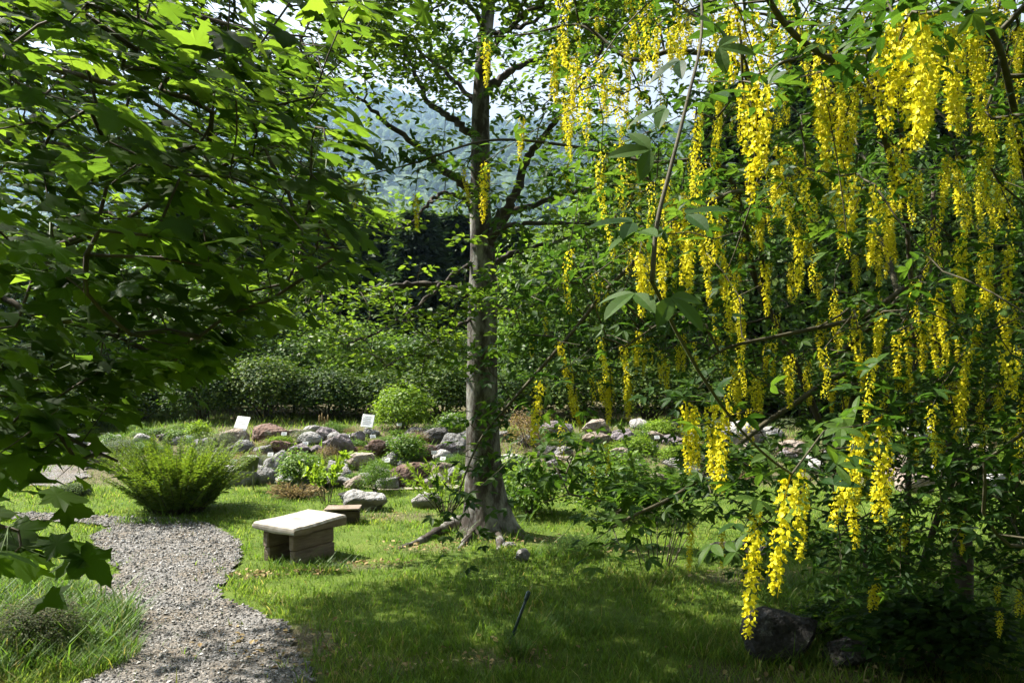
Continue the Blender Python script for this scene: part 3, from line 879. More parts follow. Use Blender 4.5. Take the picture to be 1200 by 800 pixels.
# the rest of the crown, beyond the picture on the left
for _ in range(160):
    d = rand_dirs(1)[0] * rng.uniform(.6, 1) ** .5
    p = mb + [-.4, .4, 4.6] + d * [3.0, 2.6, 2.4]
    if p[2] < 1.6 or pix(p)[0][0] > -30: continue
    sp = pix(shadow_of(p))[0]
    if inpoly(sp, LIT)[0]: continue
    C.append(p)
for a, b, d in ((10, 618, 1.75), (25, 640, 1.78), (8, 655, 1.8), (-30, 600, 1.9), (206, 420, 2.6), (105, 425, 2.7), (60, 470, 2.6), (130, 470, 2.65), (90, 540, 2.5), (40, 520, 2.6)):
    C.append(pt(a, b, d))
C = np.array(C)
print('maple clusters', nvis, nsh)
C = C[~shades_trunk(C, .45)]
ms.grow(C, step=.12, sag=.08, wob=.08)
mrad = ms.radii(.0022, .42)
maple = thing('maple_tree', 'broad maple with lobed leaves reaching over the gravel path, trunk hidden', 'tree', mb)
for k, ids in enumerate(ms.limbs):
    link('trunk' if k == 0 else 'bough', tube(ms.P[ids] - mb, np.maximum(mrad[ids], .004), 12 if k == 0 else 8).mesh('maple_bough', M['bark'], True), maple)
link('twigs', ms.twig_bag(mrad, 4, .02).mesh('maple_twigs', M['bark'], True), maple, loc=-mb, kind='stuff')
MT = [leaf_maple(.22, .05, s) for s in range(5)]
per = 8
n = len(C) * per
cc = np.repeat(C, per, 0)
a = rng.uniform(0, 6.28, n); pet = rng.uniform(.04, .14, n)
lp = cc + np.stack([np.cos(a) * pet, np.sin(a) * pet, rng.normal(-.02, .035, n)], 1)
ln = np.array([.38, -.10, .90]) + rng.normal(size=(n, 3)) * .26
ld = np.stack([np.cos(a), np.sin(a), -.35 + 0 * a], 1) + rng.normal(size=(n, 3)) * .25
ls = rng.uniform(.060, .104, n)
depth = lp[:, 1]; q = pix(lp)
vis = (q[:, 0] > -30) & (q[:, 0] < 1230) & (q[:, 1] > -30) & (q[:, 1] < 830) & (depth > .5)
score = np.where(vis, ls / np.maximum(depth, .3), 0)
near = np.argsort(-score)[:300]
isnear = np.zeros(n, bool); isnear[near] = True
meshes = [make_mesh('maple_leaf', t[0], t[1], np.full(len(t[0]), r_), M['maple'], True) for t in MT for r_ in (.15, .5, .85)]
R = frames(ln, ld)
def leaf_obj(name, me, Rm, p, s, parent, origin):
    o = bpy.data.objects.new(name, me); COL.objects.link(o); o.parent = parent
    mat = Matrix([[*(Rm[i] * s), p[i] - origin[i]] for i in range(3)] + [[0, 0, 0, 1]])
    o.matrix_local = mat
    return o
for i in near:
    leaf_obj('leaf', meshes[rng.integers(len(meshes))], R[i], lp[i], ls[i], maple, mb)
bag = Bag()
rest = np.where(~isnear)[0]
# coarser outline for the leaves that show small
MC = []
for V_, F_ in MT:
    ii = [1 + k for k in (0, 3, 5, 8, 12, 17, 22, 26, 29, 31)]
    MC.append((np.concatenate([V_[:1], V_[ii]]), np.array([(0, 1 + k, 1 + (k + 1) % 10) for k in range(10)])))
for s in range(5):
    r_ = rest[s::5]
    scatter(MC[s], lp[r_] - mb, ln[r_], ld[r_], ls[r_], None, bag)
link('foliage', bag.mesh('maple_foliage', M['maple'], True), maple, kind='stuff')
pbag = Bag()   # leaf stalks
pd = unit(lp - cc); pl = np.linalg.norm(lp - cc, axis=1)
V3 = (np.array([(-.012, 0, 0), (.012, 0, 0), (0, 1, .0), (0, 0, .02)], float), np.array([(0, 1, 2), (1, 3, 2), (3, 0, 2)]))
scatter(V3, cc - mb, np.cross(pd, rand_dirs(n)), pd, pl, None, pbag)
link('leaf_stalks', pbag.mesh('maple_leaf_stalks', M['green_twig']), maple, kind='stuff')
print('maple', nvis, nsh, n)

# ================================================================== LABURNUM (right)
RAC = [(571, 47, 58), (613, 133, 56), (569, 189, 73), (542, 196, 44), (648, 51, 74), (660, 41, 45), (672, 115, 60), (658, 135, 40), (704, 74, 58), (718, 80, 55), (738, 34, 52), (751, 60, 42),
       (770, 30, 62), (783, 34, 55), (700, 0, 32), (735, -12, 28), (741, 189, 55), (749, 101, 47), (711, 172, 44), (727, 189, 42), (487, 226, 46), (415, 230, 22), (428, 208, 20), (787, 230, 60),
       (1025, 7, 75), (1048, 20, 130), (1075, 15, 165), (1100, 13, 150), (1120, 20, 140), (1062, 0, 110), (1090, 30, 120), (860, 5, 95), (870, 95, 90), (892, 90, 150), (882, 10, 90), (807, 14, 67), (832, 0, 40), (820, 20, 60),
       (920, 95, 52), (944, 170, 70), (962, 85, 105), (985, 68, 88), (1018, 85, 70), (935, 5, 58), (975, 10, 75), (1003, 203, 85), (1025, 216, 98), (1045, 235, 70), (1110, 180, 80), (1188, 135, 78), (1193, 30, 68), (1160, 5, 60),
       (1075, 200, 48), (983, 200, 52), (915, 205, 54), (888, 236, 60), (808, 272, 82), (828, 297, 65), (870, 277, 55), (895, 307, 65), (926, 305, 50), (1025, 265, 52), (1040, 275, 52), (1002, 297, 42), (1127, 317, 46),
       (1157, 290, 82), (1183, 287, 76), (1170, 350, 70), (1098, 334, 78), (1085, 371, 68), (1035, 365, 75), (1051, 388, 70), (1005, 385, 75), (893, 442, 42), (866, 425, 66), (926, 415, 66), (947, 430, 46), (977, 440, 46),
       (1130, 440, 68), (1118, 445, 45), (1192, 410, 52), (805, 470, 88), (833, 470, 102), (1035, 485, 125), (1095, 488, 62), (1075, 492, 55), (928, 555, 145), (992, 548, 98), (1041, 525, 88), (1043, 615, 46), (810, 610, 60),
       (885, 620, 125), (1023, 675, 42), (1172, 715, 32), (1195, 690, 24), (1128, 605, 46), (633, 445, 78), (655, 400, 57), (673, 462, 46), (743, 385, 52), (757, 395, 46), (733, 435, 58), (715, 430, 50), (752, 280, 76), (771, 275, 82),
       (638, 370, 26), (624, 395, 26), (702, 445, 30), (765, 290, 70), (790, 265, 60), (845, 245, 66), (858, 420, 60), (905, 400, 55), (960, 375, 60), (1060, 430, 55), (1145, 375, 60), (800, 390, 46), (780, 420, 44), (735, 60, 48),
       (690, 110, 42), (676, 60, 40), (845, 110, 60), (905, 30, 60), (950, 250, 55), (1130, 245, 55), (1165, 200, 60), (1148, 120, 66), (1112, 420, 50), (860, 350, 50), (730, 110, 44), (1000, 130, 80), (930, 170, 60), (1060, 160, 90), (1145, 30, 80)]
def raceme_mesh(L, nf, fs, seed):
    r = np.random.default_rng(seed)
    bag = Bag()
    zs = np.linspace(0, -L, 9)
    ax = np.stack([.006 * np.sin(zs * 22 + seed), .006 * np.cos(zs * 17 + seed * 2), zs], 1)
    tube(ax, np.linspace(.0016, .0007, 9), 3, 0.0, bag, close=False)
    # one pea flower: round banner petal, two wings, keel
    ban = []
    for t in np.linspace(0, 2 * np.pi, 7, endpoint=False): ban.append((.50 * np.cos(t), .22, .50 + .48 * np.sin(t)))
    bV = np.array([(0, .12, .45)] + ban); bF = np.array([(0, 1 + i, 1 + (i + 1) % 7) for i in range(7)])
    wV = np.array([(0, .1, .1), (.24, .55, .18), (.12, .85, .0), (0, .75, -.18), (-.24, .55, .18), (-.12, .85, .0), (0, .6, .25)], float)
    wF = np.array([(0, 1, 6), (1, 2, 3), (0, 3, 1), (0, 6, 4), (4, 3, 5), (0, 4, 3), (1, 2, 6), (4, 6, 5)])
    pV = np.array([(-.02, -.55, 0), (.02, -.55, 0), (0, .15, .1)], float); pF = np.array([(0, 1, 2)])
    tv = np.concatenate([bV, wV, pV]); tf = np.concatenate([bF, wF + len(bV), pF + len(bV) + len(wV)])
    i = np.arange(nf); t = (i + .5) / nf
    z = -L * (.06 + .94 * t ** .95) + r.normal(size=nf) * .004
    a = i * 2.399 + r.normal(size=nf) * .4
    s = fs * np.where(t < .8, 1, 1 - 2.4 * (t - .8)) * r.uniform(.85, 1.15, nf)
    rad = (.010 + .013 * r.random(nf)) * np.clip(1.15 - .75 * t, .3, 1)
    D = np.stack([np.cos(a), np.sin(a), r.normal(-.25, .25, nf)], 1)
    P = np.stack([np.cos(a) * rad, np.sin(a) * rad, z], 1)
    N = np.stack([-.3 * np.cos(a), -.3 * np.sin(a), np.ones(nf)], 1) + r.normal(size=(nf, 3)) * .35
    global rng
    keep = rng; rng = r
    scatter((tv, tf), P, N, D, s, np.clip(r.normal(.5, .25, nf), 0, 1), bag)
    rng = keep
    return bag.mesh('raceme', M['flower'])
RM = [(L, raceme_mesh(L, int(L * 400), .0125, 10 + i)) for i, L in enumerate((.17, .20, .22, .24, .26, .28, .30, .33))]
lbase = gpt(1040, 758)
RL = .27
racs = []
RAC2 = []
for px, py, ln_ in RAC:
    RAC2.append((px, py, ln_))
    for _ in range(1 if px > 640 else 0):
        RAC2.append((px + rng.normal() * 10 + rng.choice([-14, 14]), py + rng.normal() * 14, ln_ * rng.uniform(.7, 1.05)))
for px, py, ln_ in RAC2:
    d = float(np.clip(RL * FPX / ln_, 1.5, 6.6)) * rng.uniform(.93, 1.07)
    if d > 5.2: d = 4.6 + (d - 5.2) * .6 if px > 640 else min(d, 5.4)
    if py > 430 and py + ln_ > 640 and px > 850: d = min(d, 4.2)
    p = pt(px, py, d); racs.append((p, ln_ * d / FPX))
# more, thinner, deeper in the crown and beyond the picture
for _ in range(max(0, 300 - len(racs))):
    px, py = rng.uniform(760, 1300), rng.uniform(-120, 470)
    d = rng.uniform(3.0, 6.2); racs.append((pt(px, py, d), rng.uniform(.17, .28)))
RP = np.array([r[0] for r in racs])
# leaf cluster places: the crown volume, kept clear of the flower clusters
RQ = np.column_stack([pix(RP), [r[1] * FPX / r[0][1] for r in racs], RP[:, 1]])
LC = []
tries = 0
ctr = np.array([2.7, 4.4, 2.75]); rx = np.array([3.1, 2.7, 2.25])
while len(LC) < 2300 and tries < 120000:
    tries += 1
    d = rand_dirs(1)[0] * rng.random() ** .28
    p = ctr + d * rx
    if p[1] < 1.75: continue
    q = pix(p)[0]
    low = 690 if q[0] > 860 else (660 if q[0] > 780 else 600 - .9 * (780 - q[0]) * .8)
    if q[1] > low or p[2] < .55: continue
    left = 640 + 60 * math.sin(q[1] / 60.0)
    if q[0] < left + 60 and rng.random() < .55: continue
    if q[0] < left - 40: continue
    if q[0] < 790 and 440 < q[1] < 640 and rng.random() < .8: continue
    if q[0] < 760 and p[1] < 3.4 and rng.random() < .85: continue
    if p[1] < 2.6 and rng.random() < .6: continue
    if 470 < q[1] < 600 and q[0] < 1130 and rng.random() < .55: continue
    if q[0] < 900 and q[1] > 610 and p[1] < 3.4: continue
    if np.any((np.abs(RQ[:, 0] - q[0]) < 17) & (q[1] > RQ[:, 1] - 4) & (q[1] < RQ[:, 1] + RQ[:, 2] + 8) & (p[1] < RQ[:, 3] + .08)) and rng.random() < .8: continue
    LC.append(p)
# sprays traced from the picture
for px, py, d, n_ in ((640, 420, 4.6, 5), (600, 480, 4.4, 4), (620, 400, 4.8, 6), (590, 240, 5.2, 6), (560, 60, 5.4, 5), (575, 50, 5.4, 6), (610, 120, 5.4, 5), (530, 45, 5.6, 5), (500, 180, 5.2, 7), (545, 170, 5.2, 6), (470, 190, 5.3, 4), (425, 205, 5.4, 3),
                      (570, 540, 4.3, 5), (560, 500, 4.4, 5), (590, 340, 4.6, 6), (600, 350, 4.6, 4), (555, 420, 4.4, 5), (660, 320, 4.6, 8), (690, 300, 4.4, 8), (680, 520, 3.6, 4), (640, 530, 3.6, 5), (660, 560, 3.6, 4), (545, 580, 4.0, 4), (525, 630, 3.9, 3), (730, 600, 3.1, 5), (720, 640, 2.9, 3),
                      (760, 590, 3.2, 6), (790, 580, 3.3, 8), (840, 560, 3.3, 8), (880, 540, 3.4, 8), (690, 180, 4.6, 8), (720, 230, 4.4, 8), (650, 200, 4.8, 6)):
    for _ in range(n_): LC.append(pt(px + rng.normal() * 16, py + rng.normal() * 11, d + rng.normal() * .15))
for _ in range(240):                                # the low, shaded side of the crown
    LC.append(pt(rng.uniform(965, 1240), rng.uniform(420, 690), rng.uniform(3.4, 5.0)))
for _ in range(420):                                # the top of the crown, above the picture
    d = rand_dirs(1)[0]; d[2] = abs(d[2])
    p = np.array([2.4, 4.6, 3.6]) + d * [2.9, 2.5, 2.0] * rng.random() ** .3
    if pix(p)[0][1] < -25 and p[1] > 1.8: LC.append(p)
LC = np.array(LC)
ls_ = Skel()
lb2 = gpt(1066, 765)
STEMS = [
    ([lbase, lbase + [-.10, .0, .45], lbase + [-.24, .05, .95], lbase + [-.45, .1, 1.6], lbase + [-.75, .15, 2.3], lbase + [-1.1, .1, 3.0]], .036),
    ([lb2, lb2 + [-.02, 0, .5], lb2 + [.05, .1, 1.1], lb2 + [.1, .1, 1.9], lb2 + [.0, .0, 2.8], lb2 + [-.2, -.3, 3.7]], .024),
    ([lb2 + [.05, .05, 0], lb2 + [.10, .05, .5], lb2 + [.32, .0, 1.2], lb2 + [.6, -.2, 2.0], lb2 + [.9, -.5, 2.9]], .026),
    ([lb2 + [.6, .5, -.02], lb2 + [.62, .5, .6], lb2 + [.55, .5, 1.4], lb2 + [.5, .6, 2.3], lb2 + [.6, .8, 3.2]], .085),
]
for p, r in STEMS: ls_.limb(p, r, .012)
LBR = [
    ([lbase + [-.3, .06, 1.2], pt(1000, 440, 4.3), pt(920, 480, 3.9), pt(860, 525, 3.5), pt(800, 575, 3.2), pt(740, 605, 3.05), pt(718, 618, 3.0)], .018),
    ([lbase + [-.5, .1, 1.7], pt(1075, 330, 4.2), pt(1010, 370, 3.9), pt(930, 390, 3.7), pt(860, 405, 3.6), pt(830, 420, 3.6)], .018),
    ([lbase + [-.9, .12, 2.6], pt(880, 100, 4.8), pt(800, 60, 4.8), pt(740, 70, 4.9), pt(680, 30, 5.1), pt(620, 40, 5.3), pt(560, 45, 5.4)], .022),
    ([lbase + [-.75, .15, 2.3], pt(880, 230, 4.7), pt(800, 260, 4.6), pt(720, 330, 4.5), pt(670, 390, 4.4), pt(600, 470, 4.3), pt(560, 520, 4.2), pt(530, 600, 3.9)], .018),
    ([lbase + [-.8, .15, 2.4], pt(850, 200, 4.9), pt(760, 190, 5.0), pt(660, 170, 5.2), pt(570, 165, 5.2), pt(490, 190, 5.3), pt(430, 205, 5.4)], .016),
    ([lb2 + [.0, .0, 2.8], pt(1020, 120, 3.6), pt(930, 40, 2.8), pt(880, -30, 2.2), pt(820, -40, 1.6)], .018),
    ([lb2 + [.7, -.3, 2.3], pt(1180, 90, 3.4), pt(1140, 20, 2.6), pt(1080, -15, 2.1), pt(1030, -20, 2.0)], .018),
    ([pt(820, -40, 1.6), pt(822, 40, 1.35), pt(805, 120, 1.2), pt(785, 200, 1.12), pt(770, 262, 1.08), pt(764, 330, 1.05)], .0022),
    ([lb2 + [.06, .1, 1.2], pt(1090, 520, 4.6), pt(1010, 540, 4.2), pt(950, 560, 3.8)], .014),
    ([lb2 + [.3, .0, 1.1], pt(1150, 560, 4.2), pt(1180, 600, 3.6), pt(1200, 640, 3.2)], .012),
    ([lb2 + [.5, .55, 2.0], lb2 + [1.4, .6, 2.8], lb2 + [2.4, .4, 3.0]], .03),
    ([lb2 + [.1, .1, 1.9], lb2 + [.3, 1.0, 2.8], lb2 + [.5, 2.0, 3.2]], .03),
]
for p, r in LBR: ls_.limb(p, r, .0035, attach=True)
XR = []
while len(XR) < 230:
    px, py = rng.uniform(655, 1250), rng.uniform(-60, 520)
    if px < 800 and py > 330 and rng.random() < .6: continue
    dens = vnoise(px / 55.0, py / 90.0)
    if rng.random() > .25 + .9 * dens: continue
    XR.append(pt(px, py, rng.uniform(3.0, 5.4)))
XR = np.array(XR)
allA = np.concatenate([RP, LC, XR])
ls_.grow(allA, step=.12, sag=.06, wob=.10)
lrad = ls_.radii(.0017, .42)
lab = thing('laburnum_tree', 'laburnum with many hanging yellow flower clusters and several thin stems', 'tree', lbase)
for k, ids in enumerate(ls_.limbs):
    link('stem' if k < len(STEMS) else 'branch', tube(ls_.P[ids] - lbase, np.maximum(lrad[ids], .002), 9).mesh('laburnum_branch', M['bark'] if k < len(STEMS) else M['twig'], True), lab)
link('twigs', ls_.twig_bag(lrad, 4, .012).mesh('laburnum_twigs', M['twig'], True), lab, loc=-lbase, kind='stuff')
for p, L in racs:
    k = int(np.argmin([abs(L - m_[0]) for m_ in RM])); k = int(np.clip(k + rng.integers(-1, 2), 0, len(RM) - 1))
    sc = float(np.clip(L / RM[k][0], .75, 1.3))
    link('raceme', RM[k][1], lab, p - lbase, (rng.normal() * .08, rng.normal() * .08, rng.uniform(0, 6.28)), sc)
# the many thinner flower strands too small to pick apart
xb = Bag()
bV_ = np.array([(0, .1, .45), (.42, .25, .3), (.3, .2, .9), (-.3, .2, .9), (-.42, .25, .3), (0, .75, .0), (.16, .55, .2), (-.16, .55, .2)], float)
bF_ = np.array([(0, 1, 2), (0, 2, 3), (0, 3, 4), (0, 6, 5), (0, 5, 7), (1, 6, 0), (4, 0, 7)])
for p in XR:
    L = rng.uniform(.16, .30); nf = int(L * 300); i = np.arange(nf); t = (i + .5) / nf
    a = i * 2.399 + rng.normal(size=nf) * .4; rd = (.008 + .012 * rng.random(nf)) * np.clip(1.1 - .7 * t, .3, 1)
    P = p - lbase + np.stack([np.cos(a) * rd + .01 * np.sin(t * 5 + p[0] * 9), np.sin(a) * rd, -L * t], 1)
    D = np.stack([np.cos(a), np.sin(a), rng.normal(-.25, .25, nf)], 1)
    scatter((bV_, bF_), P, np.array([0, 0, 1.0]) + rng.normal(size=(nf, 3)) * .35, D, .0125 * np.where(t < .8, 1, 1 - 2.4 * (t - .8)) * rng.uniform(.85, 1.15, nf), np.clip(rng.normal(.5, .25, nf), 0, 1), xb)
link('flower_strands', xb.mesh('flower_strands', M['flower']), lab, kind='stuff')
# trifoliate leaves
LT = leaf_fine(.21, .05, .20)
def trifoliate(tpl, spread=1.15):
    V, F = [], []
    n = 0
    for k, ang in enumerate((0, spread, -spread)):
        c, s_ = math.cos(ang), math.sin(ang)
        v = tpl[0] * (1.0 if k == 0 else .9)
        W = np.stack([c * v[:, 0] - s_ * v[:, 1] * -1, c * v[:, 1] - s_ * v[:, 0], v[:, 2] - .05 * v[:, 1] * (k > 0)], 1) + [0, .55, 0]
        V.append(W); F.append(tpl[1] + n); n += len(W)
    st = np.array([(-.012, 0, .06), (.012, 0, .06), (0, .56, 0)])
    V.append(st); F.append(np.array([(0, 1, 2)]) + n)
    return np.concatenate(V), np.concatenate(F)
TRI_F = trifoliate(LT); TRI_C = trifoliate(leaf_ovate(.23, .05, .18))
tips = np.concatenate([LC, RP + [0, 0, .01]])
per = 7
n = len(tips) * per
cc = np.repeat(tips, per, 0)
a = rng.uniform(0, 6.28, n); r = rng.random(n) * .13
lp = cc + np.stack([np.cos(a) * r, np.sin(a) * r, rng.normal(.01, .045, n)], 1)
ld = np.stack([np.cos(a), np.sin(a), rng.normal(-.15, .35, n)], 1) + rng.normal(size=(n, 3)) * .3
ln = np.array([-.12, 0, 1.0]) + rng.normal(size=(n, 3)) * .42
ls = rng.uniform(.044, .068, n)
# the few large dark leaves close to the camera
CL = [(770, 262, 1.08, -.9, .3), (775, 258, 1.08, .9, .2), (768, 265, 1.08, -.2, -.9), (764, 330, 1.05, .6, -.8), (763, 332, 1.05, -.5, -.9), (790, 175, 1.14, -.9, .1), (806, 118, 1.2, .5, .6), (806, 120, 1.2, -.8, .4), (818, 60, 1.32, -.6, .2), (818, 55, 1.32, .8, -.2), (823, 20, 1.4, .4, .4)]
cp = np.array([pt(x, y, d) for x, y, d, _, _ in CL]); cd = np.array([(x, -.25, z) for _, _, _, x, z in CL]); cn = np.array([(-.2, -.45, .8)] * len(CL)) + rng.normal(size=(len(CL), 3)) * .25
lp = np.concatenate([lp, cp]); ld = np.concatenate([ld, cd]); ln = np.concatenate([ln, cn]); ls = np.concatenate([ls, np.full(len(CL), .062)])
n = len(lp)
q = pix(lp); dep = lp[:, 1]
ok = dep > .95
vis = ok & (q[:, 0] > 380) & (q[:, 0] < 1230) & (q[:, 1] > -30) & (q[:, 1] < 830)
near = np.argsort(-np.where(vis, ls / np.maximum(dep, .3), 0))[:300]
isn = np.zeros(n, bool); isn[near] = True
R = frames(ln, ld)
tm = [make_mesh('laburnum_leaf', TRI_F[0], TRI_F[1], np.full(len(TRI_F[0]), r_), M['lab_leaf']) for r_ in (.1, .35, .6, .9)]
for i in near: leaf_obj('leaf', tm[rng.integers(4)], R[i], lp[i], ls[i], lab, lbase)
rest = np.where(ok & ~isn)[0]
lbag = scatter(TRI_C, lp[rest] - lbase, ln[rest], ld[rest], ls[rest], None, Bag())
link('foliage', lbag.mesh('laburnum_foliage', M['lab_leaf']), lab, kind='stuff')
print('laburnum', len(racs), len(LC), n)

# ================================================================== BENCH, LOG, POST
def box_bag(cx, cy, cz, sx, sy, sz, bev=.008, bag=None, jit=0.0):
    """bevelled box"""
    hx_, hy_, hz_ = sx / 2, sy / 2, sz / 2
    b = min(bev, hx_ * .45, hy_ * .45, hz_ * .45)
    V = []; 
    for s1 in (-1, 1):
        for s2 in (-1, 1):
            for s3 in (-1, 1):
                V += [(s1 * hx_, s2 * (hy_ - b), s3 * (hz_ - b)), (s1 * (hx_ - b), s2 * hy_, s3 * (hz_ - b)), (s1 * (hx_ - b), s2 * (hy_ - b), s3 * hz_)]
    V = np.array(V) + rng.normal(size=(24, 3)) * jit
    import itertools
    F = []
    def vi(s1, s2, s3, k): return (((s1 > 0) * 2 + (s2 > 0)) * 2 + (s3 > 0)) * 3 + k
    def quad(a, b_, c, d):
        n = np.cross(V[b_] - V[a], V[c] - V[a])
        cen = (V[a] + V[b_] + V[c] + V[d]) / 4
        if np.dot(n, cen) < 0: a, b_, c, d = d, c, b_, a
        F.extend([(a, b_, c), (a, c, d)])
    for s in (-1, 1):
        quad(vi(s, -1, -1, 0), vi(s, 1, -1, 0), vi(s, 1, 1, 0), vi(s, -1, 1, 0))
        quad(vi(-1, s, -1, 1), vi(1, s, -1, 1), vi(1, s, 1, 1), vi(-1, s, 1, 1))
        quad(vi(-1, -1, s, 2), vi(1, -1, s, 2), vi(1, 1, s, 2), vi(-1, 1, s, 2))
    for s1 in (-1, 1):
        for s2 in (-1, 1):
            quad(vi(s1, s2, -1, 0), vi(s1, s2, 1, 0), vi(s1, s2, 1, 1), vi(s1, s2, -1, 1))
            quad(vi(s1, -1, s2, 0), vi(s1, 1, s2, 0), vi(s1, 1, s2, 2), vi(s1, -1, s2, 2))
            quad(vi(-1, s1, s2, 1), vi(1, s1, s2, 1), vi(1, s1, s2, 2), vi(-1, s1, s2, 2))
            for s3 in (-1, 1):
                t = [vi(s1, s2, s3, 0), vi(s1, s2, s3, 1), vi(s1, s2, s3, 2)]
                if np.dot(np.cross(V[t[1]] - V[t[0]], V[t[2]] - V[t[0]]), V[t[0]]) < 0: t.reverse()
                F.append(tuple(t))
    if bag is None: bag = Bag()
    bag.add(V + [cx, cy, cz], F, .5)
    return bag
fc = gpt(345, 661)                       # near corner of the near support on the ground
bd = fc[1]; PXM = bd / FPX               # metres per pixel there
ang = math.radians(-12)                  # the long front face turns slightly to the right
bench = thing('slab_bench', 'low bench of a pale split log slab on two stacked-plank supports', 'bench', gpt(345, 661) + [-.019, .352, 0], math.radians(57))
H = .292
# slab: local x = along the front (to the right), y = depth
def slab_bag(L, W, T):
    n = 12; prof = []
    # cross-section across y: flat top, rounded (natural) edge left side handled by end shape
    xs = np.linspace(-L / 2, L / 2, 16); bag = Bag(); rings = []
    for i, x in enumerate(xs):
        t = (x + L / 2) / L
        e = 1 - .9 * max(0, .12 - t) / .12 * .35
        j = rng.normal(size=6) * .004
        yf = -W / 2 + .012 * math.sin(x * 9) + j[0]; yb = W / 2 - .02 * math.sin(x * 7 + 1) + j[1]
        z1 = T / 2 + .006 * math.sin(x * 6); z0 = -T / 2 * e + .008 * math.sin(x * 11 + 2)
        rings.append([(x, yf, z0 + .015), (x, yf - .006, z1 - .02), (x, yf + .012, z1), (x, (yf + yb) / 2, z1 + .004), (x, yb - .012, z1), (x, yb + .006, z1 - .025), (x, yb - .01, z0 + .02), (x, (yf + yb) / 2, z0)])
    # the rounded outer log edge at the left end
    for k, (dx, sc) in enumerate(((-.030, .93), (-.042, .70), (-.046, .25))):
        r0 = np.array(rings[0]) if k == 0 else np.array(base0)
        if k == 0: base0 = rings[0]
        r = np.array(base0).copy(); r[:, 0] = xs[0] + dx; r[:, 2] *= sc; r[:, 1] *= (1 - .01 * k)
        rings.insert(0, r.tolist())
    V = np.array(rings).reshape(-1, 3); F = []; s = 8
    i0 = np.arange(s); i1 = (i0 + 1) % s
    for i in range(len(rings) - 1):
        A_, B_ = i * s + i0, i * s + i1
        F.append(np.stack([A_, B_ + s, B_], 1)); F.append(np.stack([A_, A_ + s, B_ + s], 1))
    n_ = len(V); e = (len(rings) - 1) * s
    V = np.concatenate([V, [V[:s].mean(0), V[e:e + s].mean(0)]])
    F.append(np.stack([i0, i1, np.full(s, n_)], 1)); F.append(np.stack([e + i1, e + i0, np.full(s, n_ + 1)], 1))
    bag.add(V, np.concatenate(F), .5)
    return bag
BW = .62; BDp = .55
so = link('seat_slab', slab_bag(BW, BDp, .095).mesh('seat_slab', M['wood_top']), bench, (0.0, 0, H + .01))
so.data.materials.append(M['wood'])               # bleached top, bark-brown flanks; flank shade and lit left edge painted in
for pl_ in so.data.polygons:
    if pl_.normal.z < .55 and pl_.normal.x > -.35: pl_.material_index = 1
for yk, (y_, wd) in enumerate(((-.17, .50), (.17, .50))):
    sup = thing('support', None, None)
    sup.parent = bench; sup.location = (-.035 if yk == 0 else -.045, y_, 0)
    for k, (z0, h, dx) in enumerate(((-.06, .17, .006), (.114, .140, -.004))):
        link('plank', box_bag(0, 0, 0, wd, .075, h, .010, None, .002).mesh('support_plank', M['wood']), sup, (dx, 0, z0 + h / 2 + .0))
# the half-sunk log behind it
lp_ = gpt(400, 611)
logb = thing('wooden_block', 'low dark wooden block half sunk in the lawn behind the slab bench', 'wooden block', lp_ + [0, .12, 0], math.radians(4))
link('block', box_bag(0, 0, 0, .36, .24, .16, .02, None, .006).mesh('block', M['wood_dark']), logb, (0, 0, .045))
link('top_board', box_bag(0, 0, 0, .395, .27, .022, .006, None, .003).mesh('top_board', M['wood']), logb, (0, 0, .137))
# leaning dark green post
g0 = gpt(596, 757); d0 = g0[1]; top = pt(620, 692, d0 + .04)
post = thing('marker_post', 'thin dark green metal post leaning out of the shaded lawn', 'post', g0)
ax = top - g0
link('shaft', tube([-ax * .1, ax * .5, ax * .86], [.010, .010, .010], 10).mesh('post_shaft', M['green_post'], True), post)
link('sleeve', tube([ax * .84, ax * .86, ax * .97, ax * 1.0], [.0135, .0150, .0150, .010], 12).mesh('post_sleeve', M['green_post'], True), post)

# ================================================================== ROCKS
LANDMARKS = [(n_, gpt(a_, b_)) for n_, a_, b_ in (('big feathery bush', 193, 590), ('dark olive sign', 293, 573), ('round bright shrub', 468, 507), ('white-flowered shrub', 345, 575), ('rust-red boulder', 443, 541),
             ('broad brown boulder', 480, 571), ('beech trunk', 572, 600), ('olive brown dwarf shrub', 618, 530), ('broad round-leaved shrub', 725, 600), ('large pale tilted boulder', 878, 527), ('large tan boulder', 1061, 561),
             ('white-edged pale shrub', 530, 512), ('far gravel path', 15, 548), ('laburnum stems', 1055, 620), ('flat grey mat shrub', 132, 533), ('thin young tree', 381, 586), ('reddish heath mat', 345, 542))]
def near_what(p):
    n_, q = min(LANDMARKS, key=lambda l: (l[1][0] - p[0]) ** 2 + (l[1][1] - p[1]) ** 2)
    dx, dy = p[0] - q[0], p[1] - q[1]
    rel = 'behind' if dy > abs(dx) * .8 else ('in front of' if dy < -abs(dx) * .8 else 'beside')
    if math.hypot(dx, dy) > 1.2: rel = 'some way from'
    return rel + ' the ' + n_
